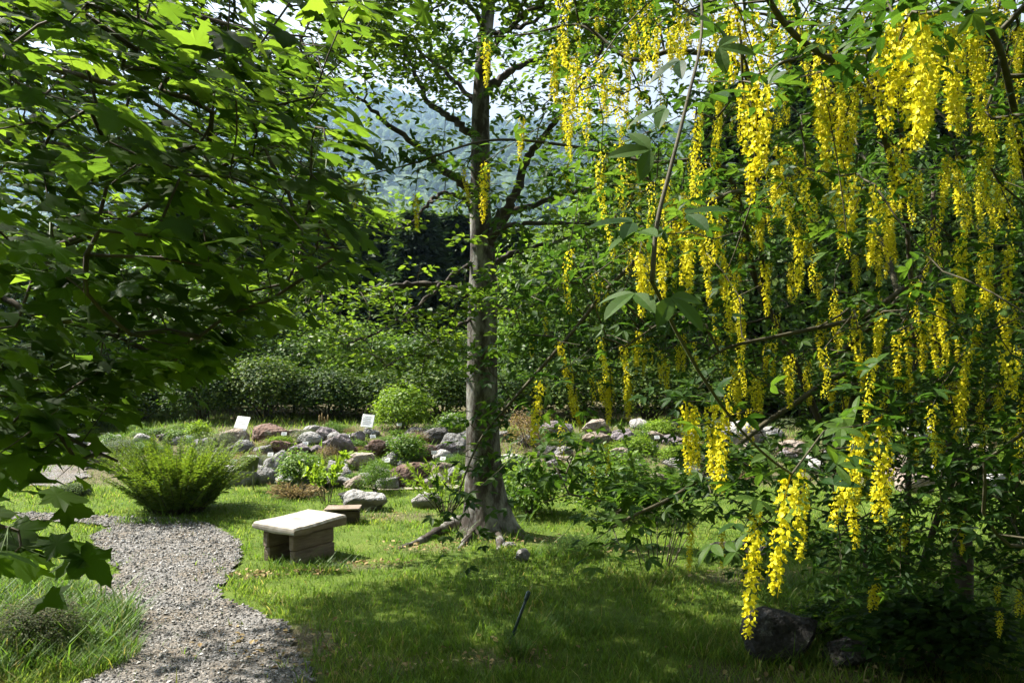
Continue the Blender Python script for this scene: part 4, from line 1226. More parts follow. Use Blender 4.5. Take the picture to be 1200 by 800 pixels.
def rock_mesh(seed, cuts, rough, mat, flat=.7, sub=3):
    import bmesh
    r = np.random.default_rng(seed)
    bm = bmesh.new(); bmesh.ops.create_icosphere(bm, subdivisions=sub, radius=1)
    V = np.array([v.co for v in bm.verts])
    F = np.array([[v.index for v in f.verts] for f in bm.faces])
    bm.free()
    D = V.copy()
    rad = np.ones(len(V))
    for k in range(cuts):                   # planar breaks
        n = unit(r.normal(size=3)); o = r.uniform(.55, .86)
        d = D @ n
        rad = np.where(d > 0, np.minimum(rad, o / np.maximum(d, 1e-3)), rad)
    nz = 0
    for f_, a_ in ((1.3, .22), (2.7, .12), (6, .06), (12, .03)):
        o1, o2, o3 = r.uniform(0, 90, 3)
        nz = nz + a_ * (vnoise(D[:, 0] * f_ + o1, D[:, 1] * f_ + o2) + vnoise(D[:, 1] * f_ + o3, D[:, 2] * f_ + o1) + vnoise(D[:, 2] * f_ + o2, D[:, 0] * f_ + o3) - 1.5)
    rad = rad * (1 + rough * nz)
    V = D * rad[:, None] * [1, .8, flat]
    V[:, 2] -= V[:, 2].min() * .55            # bottom 45 % sits in the soil
    return make_mesh('rock', V * .5, F, None, mat, cuts < 6)
ROCKM = {}
for t, nm, cuts, rough in (('grey', 'rock_grey', 5, 1.0), ('pale', 'rock_pale', 4, .9), ('red', 'rock_red', 9, 1.0), ('mauve', 'rock_mauve', 6, 1.0), ('dark', 'rock_dark', 7, 1.1), ('tan', 'rock_tan', 6, 1.0)):
    ROCKM[t] = [rock_mesh(hash(t) % 1 + 31 * k + len(t) * 7 + ord(t[0]), cuts, rough, M[nm], .72) for k in range(4)]
ROCKLAB = {'grey': ('grey weathered rock set among plants in the rockery', 'grey rocks of the rockery'),
           'pale': ('pale whitish rock set among plants in the rockery', 'pale rocks of the rockery'),
           'red': ('reddish brown angular rock set among plants in the rockery', 'reddish rocks of the rockery'),
           'mauve': ('mauve grey rock set among plants in the rockery', 'mauve rocks of the rockery'),
           'dark': ('dark rock set among plants in the rockery', 'dark rocks of the rockery'),
           'tan': ('tan rock set among plants in the rockery', 'tan rocks of the rockery')}
def rock(px, py, w, h, t, label=None, k=None, cat='rock'):
    g = gpt(px, py); d = g[1]; W = 1.3 * w * d / FPX; Hh = 1.22 * h * d / FPX
    k = rng.integers(4) if k is None else k
    me = ROCKM[t][k]
    lab_, grp = (label, None) if label else ROCKLAB[t]
    if not label:
        size = 'small' if w < 18 else ('large' if w > 28 else 'mid-sized'); shape = 'flat' if h < .42 * w else ('upright' if h > .78 * w else 'rounded')
        lab_ = '%s %s %s rock in the rockery %s' % (size, shape, {'red': 'reddish', 'pale': 'whitish', 'mauve': 'mauve-grey'}.get(t, t), near_what(g))
    zspan = max(v.co.z for v in me.vertices)
    rz = rng.uniform(-.5, .5) + (math.pi if rng.random() < .5 else 0)
    return link('rock', me, None, g + [0, W * .35, -.01], (rng.normal() * .06, rng.normal() * .06, rz), (W * 1.08, W * 1.0, Hh / zspan), lab_, cat, grp)
ROCKS = [(75, 538, 38, 25, 'grey'), (100, 547, 32, 22, 'mauve'), (163, 522, 17, 12, 'pale'), (52, 537, 15, 9, 'pale'), (52, 546, 9, 6, 'pale'), (58, 517, 26, 14, 'dark'), (87, 580, 20, 9, 'pale'),
         (265, 568, 23, 18, 'pale'), (284, 567, 20, 25, 'grey'), (303, 566, 27, 18, 'grey'), (322, 554, 24, 22, 'grey'), (271, 521, 26, 15, 'tan'), (312, 517, 35, 16, 'red'), (324, 528, 21, 10, 'red'), (236, 526, 21, 12, 'grey'),
         (279, 530, 23, 12, 'grey'), (305, 531, 19, 8, 'grey'), (363, 520, 24, 12, 'grey'), (380, 516, 18, 8, 'pale'), (349, 531, 22, 10, 'mauve'), (251, 536, 21, 9, 'dark'), (394, 535, 25, 22, 'mauve'),
         (366, 571, 24, 14, 'grey'), (392, 571, 29, 12, 'grey'), (394, 552, 20, 10, 'grey'), (260, 548, 15, 10, 'grey'), (415, 521, 20, 14, 'mauve'), (457, 546, 20, 14, 'grey'),
         (422, 549, 28, 16, 'tan'), (398, 549, 17, 9, 'pale'), (404, 561, 15, 13, 'pale'), (490, 515, 27, 12, 'dark'), (534, 532, 30, 20, 'grey'), (501, 538, 20, 15, 'red'), (522, 537, 20, 17, 'mauve'),
         (434, 511, 15, 8, 'grey'), (473, 548, 15, 8, 'grey'), (515, 519, 27, 15, 'dark'), (654, 511, 32, 15, 'mauve'), (700, 508, 22, 14, 'tan'), (700, 526, 28, 17, 'tan'), (728, 523, 24, 18, 'mauve'), (702, 532, 25, 7, 'pale'), (600, 545, 30, 9, 'pale'),
         (752, 502, 20, 10, 'pale'), (649, 566, 22, 12, 'grey'), (884, 545, 32, 15, 'pale'), (796, 548, 26, 9, 'pale'), (775, 567, 22, 10, 'tan'), (792, 523, 20, 12, 'mauve'), (992, 516, 26, 14, 'pale'), (1082, 521, 28, 14, 'grey'),
         (1079, 577, 32, 18, 'tan'), (1120, 516, 42, 14, 'pale'), (1115, 559, 38, 16, 'grey'), (1019, 557, 28, 16, 'grey'), (850, 560, 26, 12, 'grey'), (930, 535, 28, 16, 'tan'), (955, 552, 28, 14, 'pale'), (1150, 540, 34, 16, 'tan'), (1040, 530, 26, 14, 'mauve'), (830, 515, 24, 12, 'grey'),
         (910, 512, 22, 10, 'grey'), (1165, 572, 36, 16, 'grey'), (620, 522, 24, 12, 'grey'), (640, 534, 22, 10, 'dark'), (585, 516, 20, 10, 'grey'), (760, 530, 22, 10, 'grey'), (745, 548, 20, 10, 'pale'), (670, 545, 20, 9, 'tan'),
         (345, 512, 18, 8, 'tan'), (210, 520, 18, 9, 'grey'), (190, 516, 16, 8, 'mauve'), (130, 520, 18, 9, 'grey'), (228, 540, 18, 9, 'tan'), (338, 545, 18, 8, 'grey'), (375, 555, 16, 8, 'dark'), (440, 525, 16, 8, 'pale'), (464, 522, 18, 9, 'mauve'), (485, 530, 18, 9, 'grey'), (505, 552, 18, 9, 'dark'), (545, 515, 18, 10, 'grey')]
ROCKS += [(240, 560, 22, 14, 'grey'), (332, 571, 22, 12, 'grey'), (352, 573, 20, 10, 'pale'), (415, 572, 22, 12, 'tan'), (452, 573, 24, 12, 'grey'), (506, 571, 24, 14, 'mauve'), (536, 566, 24, 16, 'grey'), (520, 556, 20, 12, 'tan'), (445, 561, 20, 12, 'mauve'), (428, 566, 18, 10, 'pale'), (290, 548, 20, 12, 'pale'), (246, 572, 16, 9, 'pale')]
for a in ROCKS: rock(*a)
for _ in range(46):
    px_, py_ = rng.uniform(240, 1180), rng.uniform(508, 566)
    if 540 < px_ < 592: continue
    w_ = rng.uniform(12, 24); rock(px_, py_, w_, w_ * rng.uniform(.35, .7), str(rng.choice(['grey', 'pale', 'tan', 'mauve', 'dark', 'red'], p=[.3, .2, .18, .14, .1, .08])))
rock(443, 541, 34, 21, 'red', 'blocky rust-red boulder in the rockery above a low round shrub', 1, 'boulder')
rock(480, 571, 40, 23, 'red', 'broad brown boulder at the foot of the rockery beside the sandy strip', 2, 'boulder')
rock(878, 527, 38, 28, 'pale', 'large pale tilted boulder in the rockery behind the hanging yellow flowers', 0, 'boulder')
rock(1061, 561, 28, 22, 'tan', 'large tan boulder in the rockery behind the laburnum stems', 3, 'boulder')
rock(422, 598, 46, 19, 'grey', 'smooth grey boulder lying on the lawn behind the wooden block', 0, 'boulder')
rock(412, 583, 24, 7, 'dark', 'flat dark stone lying on the lawn behind a smooth grey boulder', 2)
rock(495, 594, 32, 13, 'pale', 'pale angular rock on the lawn beside a feathery shrub', 1)
rock(613, 656, 15, 11, 'pale', 'small whitish stone lying in the grass in front of the beech trunk', 2, 'stone')
rock(596, 640, 14, 4, 'pale', 'thin flat pale stone in the grass near the beech roots', 3, 'stone')
rock(874, 652, 58, 9, 'tan', 'flat tan slab of stone lying in the grass behind the laburnum flowers', 1, 'stone slab')
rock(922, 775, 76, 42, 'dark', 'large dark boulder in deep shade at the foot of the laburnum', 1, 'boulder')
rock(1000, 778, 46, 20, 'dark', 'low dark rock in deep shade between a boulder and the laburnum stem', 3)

# ================================================================== SIGNS
def plate(w, h, t, mat): return box_bag(0, 0, 0, w, t, h, .002).mesh('plate', mat)
def info_panel(px, py, pw, ph, base_py, tilt, label, mat, yaw=0.0):
    g = gpt(px + (3 if mat is M['white_card'] else 4), base_py); d = g[1]
    c = pt(px, py, d)
    o = thing('information_panel', label, 'sign', g, yaw)
    hh = c[2] - g[2]
    link('post', tube([(0, .02, -.1), (0, .02, hh * .6), (0, .012, hh - .01)], [.012, .012, .012], 8).mesh('panel_post', M['steel'], True), o)
    W, Hh = pw * d / FPX, ph * d / FPX / math.cos(tilt)
    p = link('panel', box_bag(0, 0, 0, W, .018, Hh, .003).mesh('panel', mat), o, (c[0] - g[0], 0, hh), (tilt, math.radians(6), 0))
    if mat is M['white_card']:
        bag = Bag()
        for k in range(5):
            box_bag(-W * .05 + rng.uniform(-.1, .05) * W, -.0105, Hh * (.30 - .14 * k), W * rng.uniform(.5, .75), .002, Hh * .035, .0004, bag)
        link('print', bag.mesh('panel_print', M['print']), p)
    return o
info_panel(284, 495, 15, 13, 508, math.radians(-38), 'white tilted information panel on a post between low plants at the back of the rockery', M['white_card'])
info_panel(431, 493, 14, 14, 509, math.radians(-30), 'white tilted information panel on a post right beside the round bright shrub', M['white_card'])
info_panel(293, 543, 19, 18, 573, math.radians(32), 'dark olive sign panel seen from behind at the foot of the rockery', M['panel_back'], .35)
LABELS = [(253, 536), (274, 540), (340, 560), (317, 532), (285, 504.6), (358, 519), (333, 508), (374, 543), (407, 512), (437, 511), (468, 497), (454, 539), (509, 530), (519, 537), (528, 494), (684, 545), (222, 512), (770, 512), (956, 540)]
card = box_bag(0, 0, 0, .095, .004, .062, .001).mesh('card', M['white_card'])
stake = tube([(0, .006, -.12), (0, .006, .0), (0, .004, .02)], [.004, .004, .004], 6).mesh('stake', M['steel'], True)
stake2 = tube([(0, .006, -.34), (0, .006, .0), (0, .004, .02)], [.004, .004, .004], 6).mesh('stake', M['steel'], True)
lines = Bag()
for k in range(2): box_bag(-.005, -.003, .012 - .02 * k, .06, .0012, .006, .0003, lines)
lines = lines.mesh('lines', M['print'])
for px, py in LABELS:
    lawnside = py > 555
    g = gpt(px, py + (10 if not lawnside else 15)); d = g[1]; c = pt(px, py, d)
    o = thing('plant_label', 'small white plant name card on a stake ' + near_what(g), 'plant label', g, rng.uniform(-.4, .3), 'plant labels of the rockery')
    hh = c[2] - g[2]
    cd_ = link('card', card, o, (0, 0, hh), (math.radians(-28) + rng.normal() * .1, rng.normal() * .08, 0))
    link('lettering', lines, cd_)
    link('stake', stake2, o, (0, .004, hh))
print('rocks done')

# ================================================================== PLANTS
def leaf_cloud(n_clump, per, size, tpl, mat, rx=1, ry=1, rz=1, clump=.22, base_z=.0, shell=.55, upn=.6, seed=1, hollow=True):
    """unit-size foliage: clumps spread through an ellipsoid sitting on z=0, height 1, width 1"""
    d = rand_dirs(n_clump); d[:, 2] = np.where(d[:, 2] < -.55, -d[:, 2], d[:, 2])
    r = shell + (1 - shell) * rng.random(n_clump) ** .6
    r *= 1 + .16 * (rng.random(n_clump) - .5)
    c = d * r[:, None] * [.46 * rx, .46 * ry, .46 * rz] + [0, 0, .5 * rz + base_z]
    n = n_clump * per
    cc = np.repeat(c, per, 0); dd = np.repeat(d, per, 0)
    off = rng.normal(size=(n, 3)) * clump * .5
    P = cc + off
    N = dd * .7 + np.array([0, 0, upn]) + rng.normal(size=(n, 3)) * .5
    D = dd + unit(off) * .8 + rng.normal(size=(n, 3)) * .5
    return scatter(tpl, P, N, D, size * rng.uniform(.7, 1.3, n), None, Bag()), c
def stems_to(c, r, k, base=(0, 0, 0)):
    bag = Bag()
    for p in c[rng.permutation(len(c))[:k]]:
        b = np.array(base) + rng.normal(size=3) * [.03, .03, 0]
        m_ = (b + p) / 2 + [0, 0, .08] + rng.normal(size=3) * .03
        t = np.linspace(0, 1, 6)[:, None]
        tube((1 - t) ** 2 * b + 2 * t * (1 - t) * m_ + t * t * p, np.linspace(r, r * .3, 6), 4, .5, bag, close=False)
    return bag
def shrub_kind(key, mat, n_clump, per, size, tpl, nvar=2, stem_r=.012, **kw):
    out = []
    for v in range(nvar):
        b, c = leaf_cloud(n_clump, per, size, tpl, mat, **kw)
        out.append((b.mesh(key, M[mat]), stems_to(c, stem_r, 14).mesh(key + '_stems', M['twig'], True)))
    return out
OV = leaf_ovate(.30, .06, .10); NAR = leaf_ovate(.14, .03, .15)
SH = {
    'globe': shrub_kind('globe', 'bright', 260, 16, .055, OV, 1, shell=.75, clump=.16),
    'leafy': shrub_kind('leafy', 'mid', 150, 14, .075, OV, 3, shell=.45, clump=.2),
    'fine': shrub_kind('fine', 'mid', 200, 16, .060, NAR, 2, shell=.4, clump=.2),
    'bright': shrub_kind('bright', 'bright', 130, 14, .080, OV, 2, shell=.45, clump=.22),
    'hedge': shrub_kind('hedge', 'yew', 420, 16, .042, OV, 3, shell=.6, clump=.13),
    'grey': shrub_kind('grey', 'grey_leaf', 140, 14, .055, NAR, 2, shell=.4, clump=.2),
    'rust': shrub_kind('rust', 'rust_leaf', 120, 14, .060, NAR, 2, shell=.4, clump=.22),
    'heather': shrub_kind('heather', 'heather', 260, 16, .050, NAR, 1, shell=.4, clump=.16),
    'big': shrub_kind('big', 'mid', 230, 12, .058, OV, 2, shell=.5, clump=.18),
    'white': shrub_kind('white', 'mid', 120, 14, .080, OV, 1, shell=.45, clump=.22),
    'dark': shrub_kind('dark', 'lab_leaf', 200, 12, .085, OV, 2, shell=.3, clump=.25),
}
def place_shrub(px, py, w, h, kind, name, label, group=None, cat='shrub', ratio=.8, extra=None, sink=.02):
    g = gpt(px, py); d = g[1]; W, Hh = w * d / FPX, h * d / FPX
    o = thing(name, label, cat, g + [0, W * ratio * .45, -sink], rng.uniform(0, 6.28) if ratio > .75 else rng.normal() * .2, group)
    f, s_ = random.choice(SH[kind])
    link('foliage', f, o, scale=(W * 1.05, W * ratio * 1.05, Hh * 1.03))
    link('stems', s_, o, scale=(W, W * ratio, Hh))
    if extra: 
        bag = Bag(); k = extra[1]
        dd = rand_dirs(k); dd[:, 2] = np.abs(dd[:, 2])
        P = dd * [.48 * W, .48 * W * ratio, .5 * Hh] + [0, 0, .5 * Hh]
        scatter(OV, np.repeat(P, 4, 0), np.repeat(dd, 4, 0) + rng.normal(size=(4 * k, 3)) * .3, rng.normal(size=(4 * k, 3)), extra[2], None, bag)
        link('blossom', bag.mesh('blossom', M[extra[0]]), o, kind='stuff')
    return o
place_shrub(468, 507, 64, 52, 'globe', 'round_shrub', 'round bright yellow-green shrub at the back of the rockery', ratio=.95)
place_shrub(437, 579, 50, 38, 'fine', 'low_shrub', 'low rounded fine-leaved shrub at the rockery foot beside a brown boulder')
place_shrub(345, 575, 58, 42, 'leafy', 'flowering_shrub', 'leafy green shrub with a few white flowers at the rockery foot', extra=('white_petal', 8, .03))
place_shrub(228, 520, 36, 25, 'bright', 'leafy_shrub', 'small bright leafy shrub at the back of the rockery above the big feathery bush')
place_shrub(530, 512, 40, 28, 'white', 'variegated_shrub', 'small pale green shrub with white leaf edges beside the beech trunk', extra=('white_petal', 60, .035))
place_shrub(618, 530, 66, 46, 'rust', 'dwarf_shrub', 'olive brown dwarf shrub in the rockery just beyond the beech trunk')
place_shrub(725, 614, 118, 76, 'big', 'broad_shrub', 'broad low shrub with rounded leaves in front of the rockery beyond the beech')
place_shrub(622, 606, 78, 62, 'leafy', 'herb_clump', 'loose pale green herb clump beside the beech trunk base')
place_shrub(590, 595, 40, 56, 'bright', 'herb_clump', 'bright green upright herbs growing close behind the beech trunk')
place_shrub(132, 533, 46, 18, 'grey', 'mat_shrub', 'flat grey-brown mat shrub on the rockery behind the big feathery bush')
place_shrub(476, 547, 42, 36, 'leafy', 'rockery_shrub', 'mid green shrub between the rust-red boulder and the beech trunk')
place_shrub(410, 520, 30, 12, 'bright', 'cushion_plant', 'bright cushion plant on top of the rockery left of the round shrub')
place_shrub(275, 548, 30, 18, 'rust', 'rusty_plant', 'rusty green cushion plant above pale rocks at the rockery foot')
place_shrub(345, 542, 34, 9, 'rust', 'heath_mat', 'flat pinkish brown heath mat in the middle of the rockery', extra=('pink', 50, .03))
place_shrub(412, 532, 16, 9, 'leafy', 'pink_flower_clump', 'small clump of magenta flowers on a mauve rock', cat='flowers', extra=('pink', 45, .04))
place_shrub(75, 583, 44, 15, 'hedge', 'creeping_shrub', 'dark creeping shrub lying on the lawn edge beside the big feathery bush')
place_shrub(12, 556, 26, 20, 'fine', 'young_shrub', 'thin young shrub at the edge of the far gravel path', sink=.0)
place_shrub(870, 560, 60, 30, 'leafy', 'rockery_shrub', 'spreading green shrub in front of the large pale tilted boulder')
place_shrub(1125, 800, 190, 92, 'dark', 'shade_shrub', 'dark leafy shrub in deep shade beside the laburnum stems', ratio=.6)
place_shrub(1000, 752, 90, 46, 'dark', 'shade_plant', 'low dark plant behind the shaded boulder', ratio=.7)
place_shrub(18, 776, 120, 62, 'heather', 'heather_bush', 'brownish heather bush in the long grass beside the gravel path')
place_shrub(680, 652, 60, 20, 'fine', 'low_herbs', 'low tuft of herbs in the lawn in front of the broad shrub')
# rockery filler
FILL = {'leafy': ('rockery_plant', 'leafy green rockery plant growing between the rocks', 'leafy rockery plants'), 'fine': ('rockery_plant', 'fine-leaved rockery plant growing between the rocks', 'fine-leaved rockery plants'),
        'bright': ('cushion_plant', 'bright yellow-green cushion plant between the rocks', 'bright cushion plants'), 'grey': ('mat_plant', 'grey-green mat plant spreading between the rocks', 'grey mat plants'),
        'rust': ('heath_plant', 'rusty brown heath plant between the rocks', 'rusty heath plants')}
cnt = 0
while cnt < 260:
    px, py = rng.uniform(105, 1190), rng.uniform(503, 570)
    if px < 250 and py > 532: continue
    if 545 < px < 590: continue
    kd = rng.choice(['leafy', 'fine', 'bright', 'grey', 'rust'], p=[.3, .25, .15, .16, .14])
    nm, lb_, gr = FILL[kd]
    w = rng.uniform(15, 38); h = w * rng.uniform(.25, .6)
    if py > 555: h = min(h, 12)
    place_shrub(px, py, w, h, kd, nm, ('small ' if w < 20 else ('wide ' if w > 27 else '')) + lb_.replace('growing between the rocks', '').replace('spreading between the rocks', '').replace('between the rocks', '').strip() + ' in the rockery ' + near_what(gpt(px, py)), gr, 'plant')
    cnt += 1
# hedge of dark rounded shrubs behind the rockery
hedge_px = [(60, 500, 110, 62), (160, 502, 96, 66), (238, 502, 84, 64), (312, 502, 92, 70), (384, 502, 88, 64), (452, 502, 84, 60), (520, 502, 90, 66), (596, 502, 92, 62), (676, 502, 96, 66), (760, 502, 96, 70), (850, 502, 100, 72), (945, 502, 100, 74), (1040, 502, 104, 74), (1140, 502, 110, 78), (1240, 502, 110, 78), (-40, 500, 110, 70)]
for i, (px, py, w, h) in enumerate(hedge_px):
    d = 17.0 + rng.normal() * .25
    p = pt(px, 480, d); z = float(terrain(p[0], p[1])); W, Hh = w * d / FPX * 1.12, (h + rng.uniform(-4, 8)) * d / FPX
    o = thing('hedge_shrub', 'dense dark green rounded shrub in the hedge row, nearest the ' + min(LANDMARKS, key=lambda l: abs(l[1][0] - p[0]))[0], 'shrub', (p[0], p[1], z - .03), rng.uniform(0, 6.28), 'hedge shrubs behind the rockery')
    f, s_ = SH['hedge'][i % 3]
    link('foliage', f, o, scale=(W, W, Hh)); link('stems', s_, o, scale=(W, W, Hh))

def plume_bag(n, L, el0, el1, per, leaf, tpl, seed=0, curve=.3, mat=None, start=.25, base=.14, pinnate=False):
    """arching sprays from one base, feathered with small leaves; returns leaves and stems"""
    lv = Bag(); st = Bag()
    for i in range(n):
        az = rng.uniform(0, 6.28); el = rng.uniform(el0, el1); Li = L * rng.uniform(.7, 1.1)
        d = np.array([math.cos(az) * math.cos(el), math.sin(az) * math.cos(el), math.sin(el)])
        b = np.array([math.cos(az), math.sin(az), 0]) * math.sqrt(rng.random()) * base * L
        t = np.linspace(0, 1, 7)[:, None]
        out_ = np.array([math.cos(az), math.sin(az), -.1])
        C = b + d * Li * t + out_ * curve * Li * t ** 2.2 * (1 - .5 * math.sin(el))
        tube(C, np.linspace(.006, .0015, 7), 3, .5, st, close=False)
        tt = start + (1 - start) * rng.random(per) ** .8
        f = tt * 6; k = np.minimum(f.astype(int), 5); fr = (f - k)[:, None]
        P = C[k] * (1 - fr) + C[k + 1] * fr
        T = unit(C[k + 1] - C[k])
        D = T + rand_dirs(per) * .75
        N = rand_dirs(per) + [0, 0, .5]
        sz_ = leaf * rng.uniform(.6, 1.3, per)
        if pinnate:
            upv = unit(np.cross(np.cross(T, [0, 0, 1.0]), T)); sd = np.cross(T, upv) * rng.choice([-1, 1], per)[:, None]
            D = sd * .8 + T * .65 + rng.normal(size=(per, 3)) * .14; N = upv + rng.normal(size=(per, 3)) * .25
            sz_ = leaf * (1.05 - .8 * tt) * rng.uniform(.8, 1.2, per)
        scatter(tpl, P, N, D, sz_, np.clip(rng.normal(.25 + .45 * tt, .18), 0, 1), lv)
    return lv, st
def plume_thing(px, py, name, label, n, L, e0, e1, per, leaf, tpl, mat, curve=.3, start=.25, cat='shrub', back=.3, base=.14, pinnate=False):
    g = gpt(px, py)
    o = thing(name, label, cat, g + [0, back, -.01])
    lv, st = plume_bag(n, L, e0, e1, per, leaf, tpl, curve=curve, start=start, base=base, pinnate=pinnate)
    link('foliage', lv.mesh(name, M[mat]), o); link('stems', st.mesh(name + '_stems', M['twig'], True), o)
    return o
SPK = leaf_ovate(.10, .02, .12)
plume_thing(193, 604, 'feathery_bush', 'big bright green feathery bush with arching sprays standing beside the gravel path', 300, .88, .78, 1.5, 96, .125, leaf_ovate(.12, .02, .15), 'juniper', .38, .10, back=.36, base=.36, pinnate=True)
plume_thing(521, 601, 'feathery_shrub', 'airy feathery light green shrub just left of the beech trunk', 26, .64, .75, 1.5, 46, .07, SPK, 'bright', .35, .40, back=.1)
plume_thing(381, 588, 'young_tree', 'thin young tree with yellow-green leaves at the rockery foot', 9, .62, 1.15, 1.54, 34, .075, OV, 'bright', .3, .38, 'sapling', .05)
plume_thing(776, 668, 'thin_shrub', 'sparse dark-stemmed young shrub in front of the rockery beyond the beech', 12, 1.25, .9, 1.5, 36, .055, OV, 'mid', .3, .45, back=.2)
plume_thing(945, 745, 'fern', 'small dark fern beside the shaded boulder', 16, .42, .5, 1.3, 40, .05, NAR, 'mid', .6, .2, 'fern', .05)
plume_thing(345, 582, 'dry_grass_heap', 'small heap of dry brown cut grass on the lawn', 120, .30, .1, .75, 6, .08, SPK, 'straw', .3, .1, 'grass heap', .1)
# dry flower spikes at the back of the rockery
for px in (374, 380, 384, 377):
    g = gpt(px, 508); h = rng.uniform(.28, .42)
    o = thing('flower_spike', 'thin dry upright flower spike at the back of the rockery', 'flower', g, 0, 'dry flower spikes')
    link('stalk', tube([(0, 0, 0), (.005, 0, h * .6), (.0, .0, h * .62)], [.006, .005, .004], 5).mesh('spike_stalk', M['straw']), o)
    link('head', tube([(0, 0, h * .6), (0, 0, h * .66), (.004, 0, h * .9), (.004, 0, h)], [.006, .016, .014, .004], 6).mesh('spike_head', M['straw'], True), o)
# long grass by the heather and around trunk, stakes, stones
def tuft(cx, cy, rx_, ry_, n, h, bag, col=.4):
    a = rng.uniform(0, 6.28, n); r = np.sqrt(rng.random(n))
    x = cx + np.cos(a) * r * rx_; y = cy + np.sin(a) * r * ry_
    l = rng.uniform(0, 6.28, n); lean = rng.uniform(.1, .9, n)
    D = np.stack([np.cos(l) * lean, np.sin(l) * lean, np.ones(n)], 1); N = np.stack([np.cos(l + .3), np.sin(l + .3), -.2 + 0 * l], 1)
    scatter(blade_tpl(.035, .55, 3), np.stack([x, y, terrain(x, y) - .02], 1), N, D, h * rng.lognormal(0, .35, n), np.clip(rng.normal(col, .25, n), 0, 1), bag)
bag = Bag()
for px, py, rx_, ry_, n, h in ((60, 740, .55, .5, 5200, .15), (110, 770, .25, .3, 1500, .12), (20, 700, .5, .4, 2600, .13), (-40, 780, .5, .4, 2200, .16), (575, 628, .45, .25, 700, .10), (665, 650, .35, .2, 900, .11), (690, 640, .3, .2, 600, .12), (190, 612, .55, .12, 700, .10),
                               (425, 603, .3, .08, 260, .08), (350, 664, .28, .08, 420, .085), (380, 668, .25, .06, 420, .085), (690, 730, .35, .25, 1500, .065), (640, 740, .12, .2, 200, .09), (600, 765, .1, .08, 200, .12), (930, 770, .5, .15, 700, .10), (1000, 700, .7, .6, 2200, .12), (1130, 720, .6, .5, 1500, .13)):
    g = gpt(px, min(py, 799)); tuft(g[0], g[1], rx_, ry_, n, h, bag)
link('long_grass', bag.mesh('long_grass', M['wild_grass']), kind='stuff', label='longer uncut grass beside the path and around the trunk', cat='grass')
# fallen leaves
n = 900
k = rng.integers(0, len(BARE_W), n)
bw = np.array(BARE_W)
x = bw[k, 0] + rng.normal(size=n) * bw[k, 2] * .6; y = bw[k, 1] + rng.normal(size=n) * bw[k, 3] * .6
link('fallen_leaves', scatter(leaf_ovate(.32, .1, .2), np.stack([x, y, terrain(x, y) + .012], 1), np.array([0, 0, 1.0]) + rng.normal(size=(n, 3)) * .35, rand_dirs(n), rng.uniform(.02, .055, n), None, Bag()).mesh('fallen_leaves', M['straw']), kind='stuff', label='dry brown leaves scattered on bare patches of the lawn', cat='leaves')
print('plants done')

# ================================================================== BACKGROUND TREES
def broad_crown(mat, n_clump, per, size, seed):
    b, c = leaf_cloud(n_clump, per, size, LEAF_QUAD, mat, shell=.45, clump=.15, rz=1.0)
    # lumpy outline: a few lobes
    return b.mesh('crown', M[mat]), c
def conifer_crown(mat, n, seed):
    t = rng.random(n) ** .75; a = rng.uniform(0, 6.28, n)
    tier = np.floor(t * 13) / 13 + (rng.random(n) * .5) / 13
    rr = .30 * (1 - tier) ** .85 * np.sqrt(rng.random(n)) * (1 + .25 * np.sin(a * 5 + tier * 40)) + .012
    z = .06 + .94 * tier - rr * .35
    P = np.stack([np.cos(a) * rr, np.sin(a) * rr, z], 1)
    D = np.stack([np.cos(a), np.sin(a), -.35 + 0 * a], 1) + rng.normal(size=(n, 3)) * .35
    N = np.array([0, 0, 1.0]) + rng.normal(size=(n, 3)) * .45
    return scatter(leaf_ovate(.2, .05, .25), P, N, D, .05 * rng.uniform(.6, 1.4, n), None, Bag()).mesh('crown', M[mat])
BT = {'mid': [broad_crown('mid_tree', 190, 34, .040, k) for k in range(2)], 'light': [broad_crown('light_tree', 150, 30, .042, k) for k in range(2)], 'shady': [broad_crown('yew', 200, 36, .038, k) for k in range(1)]}
CT = [conifer_crown('dark_tree', 9000, k) for k in range(2)]
trunk_me = tube([(0, 0, -.03), (.004, 0, .2), (-.004, .003, .5), (0, 0, .8)], [.022, .017, .012, .005], 8).mesh('background_trunk', M['bark'], True)
stem_bt = {k: [stems_to(c * [1, 1, 1], .010, 16, (0, 0, .15)).mesh('background_limbs', M['bark'], True) for _, c in v] for k, v in BT.items()}
BGL = {'mid': ('woodland_tree', 'mid green broadleaf tree in the wood behind the hedge', 'tree'), 'light': ('woodland_tree', 'light green broadleaf tree in the wood behind the hedge', 'tree'), 'shady': ('woodland_tree', 'dark green dense broadleaf tree in the wood behind the hedge', 'tree'), 'con': ('conifer', 'dark conifer standing in the wood behind the hedge', 'tree')}
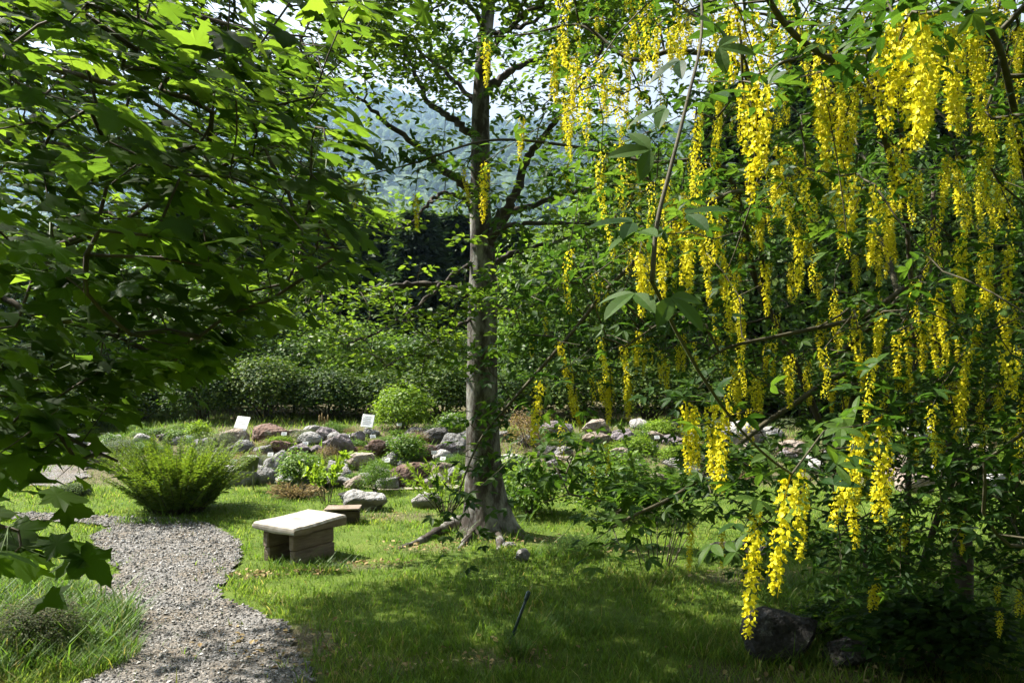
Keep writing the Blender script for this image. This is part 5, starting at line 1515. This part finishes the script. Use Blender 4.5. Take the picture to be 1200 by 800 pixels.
BGT = [  # px, depth, row of the top, width px, kind
    (-70, 21, 250, 210, 'mid'), (60, 23, 262, 190, 'shady'), (150, 20.5, 300, 170, 'mid'), (270, 20, 330, 170, 'shady'), (215, 25, 236, 170, 'con'), (310, 27, 222, 150, 'con'), (370, 25, 228, 140, 'con'), (430, 28, 236, 160, 'con'), (490, 26, 240, 140, 'con'), (535, 29, 246, 150, 'con'), (600, 28, 262, 150, 'con'),
    (400, 19.2, 372, 120, 'light'), (470, 18.9, 395, 110, 'mid'), (345, 19.0, 395, 110, 'mid'), (525, 19.4, 385, 100, 'shady'), (440, 40, 232, 150, 'light'), (510, 44, 246, 150, 'light'), (380, 42, 250, 150, 'mid'), (655, 21, 268, 150, 'light'), (620, 19.0, 375, 110, 'mid'), (700, 38, 235, 160, 'light'), (715, 20, 300, 140, 'mid'),
    (790, 19.5, 210, 170, 'shady'), (760, 26, 170, 190, 'mid'), (860, 20.5, 90, 210, 'con'), (900, 19, 220, 180, 'shady'), (960, 22, 40, 220, 'con'), (1000, 19, 180, 190, 'mid'), (1070, 21, 20, 240, 'con'), (1110, 18.6, 190, 200, 'shady'), (1170, 21, 20, 250, 'con'), (1210, 18.8, 170, 210, 'mid'), (1290, 21, 60, 250, 'con'), (1320, 19, 200, 220, 'shady'), (-190, 23, 240, 220, 'con'), (-250, 20, 280, 200, 'mid')]
for i, (px, d, ty, w, kind) in enumerate(BGT):
    p = pt(px, 400, d); z0 = float(terrain(p[0], p[1])) - .05; zt = pt(px, ty, d)[2]; Hh = zt - z0; W = w * d / FPX * 1.1
    nm, lb_, ct = BGL[kind]
    lb_ = ('tall ' if Hh > 7 else ('low ' if Hh < 3.2 else '')) + lb_ + (', far back' if d > 30 else (', close to it' if d < 19.3 else ''))
    o = thing(nm, lb_, ct, (p[0], p[1], z0), rng.uniform(0, 6.28), {'mid': 'mid green trees of the wood', 'light': 'light green trees of the wood', 'shady': 'dark broadleaf trees of the wood', 'con': 'conifers of the wood'}[kind])
    link('trunk', trunk_me, o, scale=(Hh * .8, Hh * .8, Hh))
    if kind == 'con':
        link('crown', CT[i % 2], o, scale=(W * 1.7, W * 1.7, Hh))
    else:
        v = i % len(BT[kind])
        link('crown', BT[kind][v][0], o, scale=(W * 1.05, W * 1.05, Hh))
        link('limbs', stem_bt[kind][v], o, scale=(W, W, Hh))
print('trees done')
# extra unseen trees behind and beside the camera, added to cut the sky's fill light
for i, (x, y, h_, w_, kind) in enumerate([(-9, -7, 10, 7, 'mid'), (-2.5, -9, 11, 7.5, 'shady'), (4.5, -8, 10, 7, 'mid'), (10, -4, 9, 6.5, 'shady'), (-14, 0, 10, 7, 'shady'), (12, 4, 9, 6, 'mid'), (1, -14, 13, 9, 'shady'), (-4.8, -3.4, 8.5, 5.6, 'shady'), (1.4, -4.4, 9, 6, 'mid'), (7, -2.2, 8.5, 5.4, 'shady'), (-8.8, .4, 8.5, 5.4, 'mid')]):
    o = thing('woodland_tree', '%s broadleaf tree added outside the view to block sky light' % ('mid green' if kind == 'mid' else 'dark green'), 'tree', (x, y, float(terrain(x, y)) - .05), i * 1.3, 'unseen trees added to dim the sky light')
    v = i % len(BT[kind])
    link('trunk', trunk_me, o, scale=(h_ * .8, h_ * .8, h_)); link('crown', BT[kind][v][0], o, scale=(w_, w_, h_)); link('limbs', stem_bt[kind][v], o, scale=(w_, w_, h_))

print('TRIS', sum(len(m_.polygons) for m_ in bpy.data.meshes))
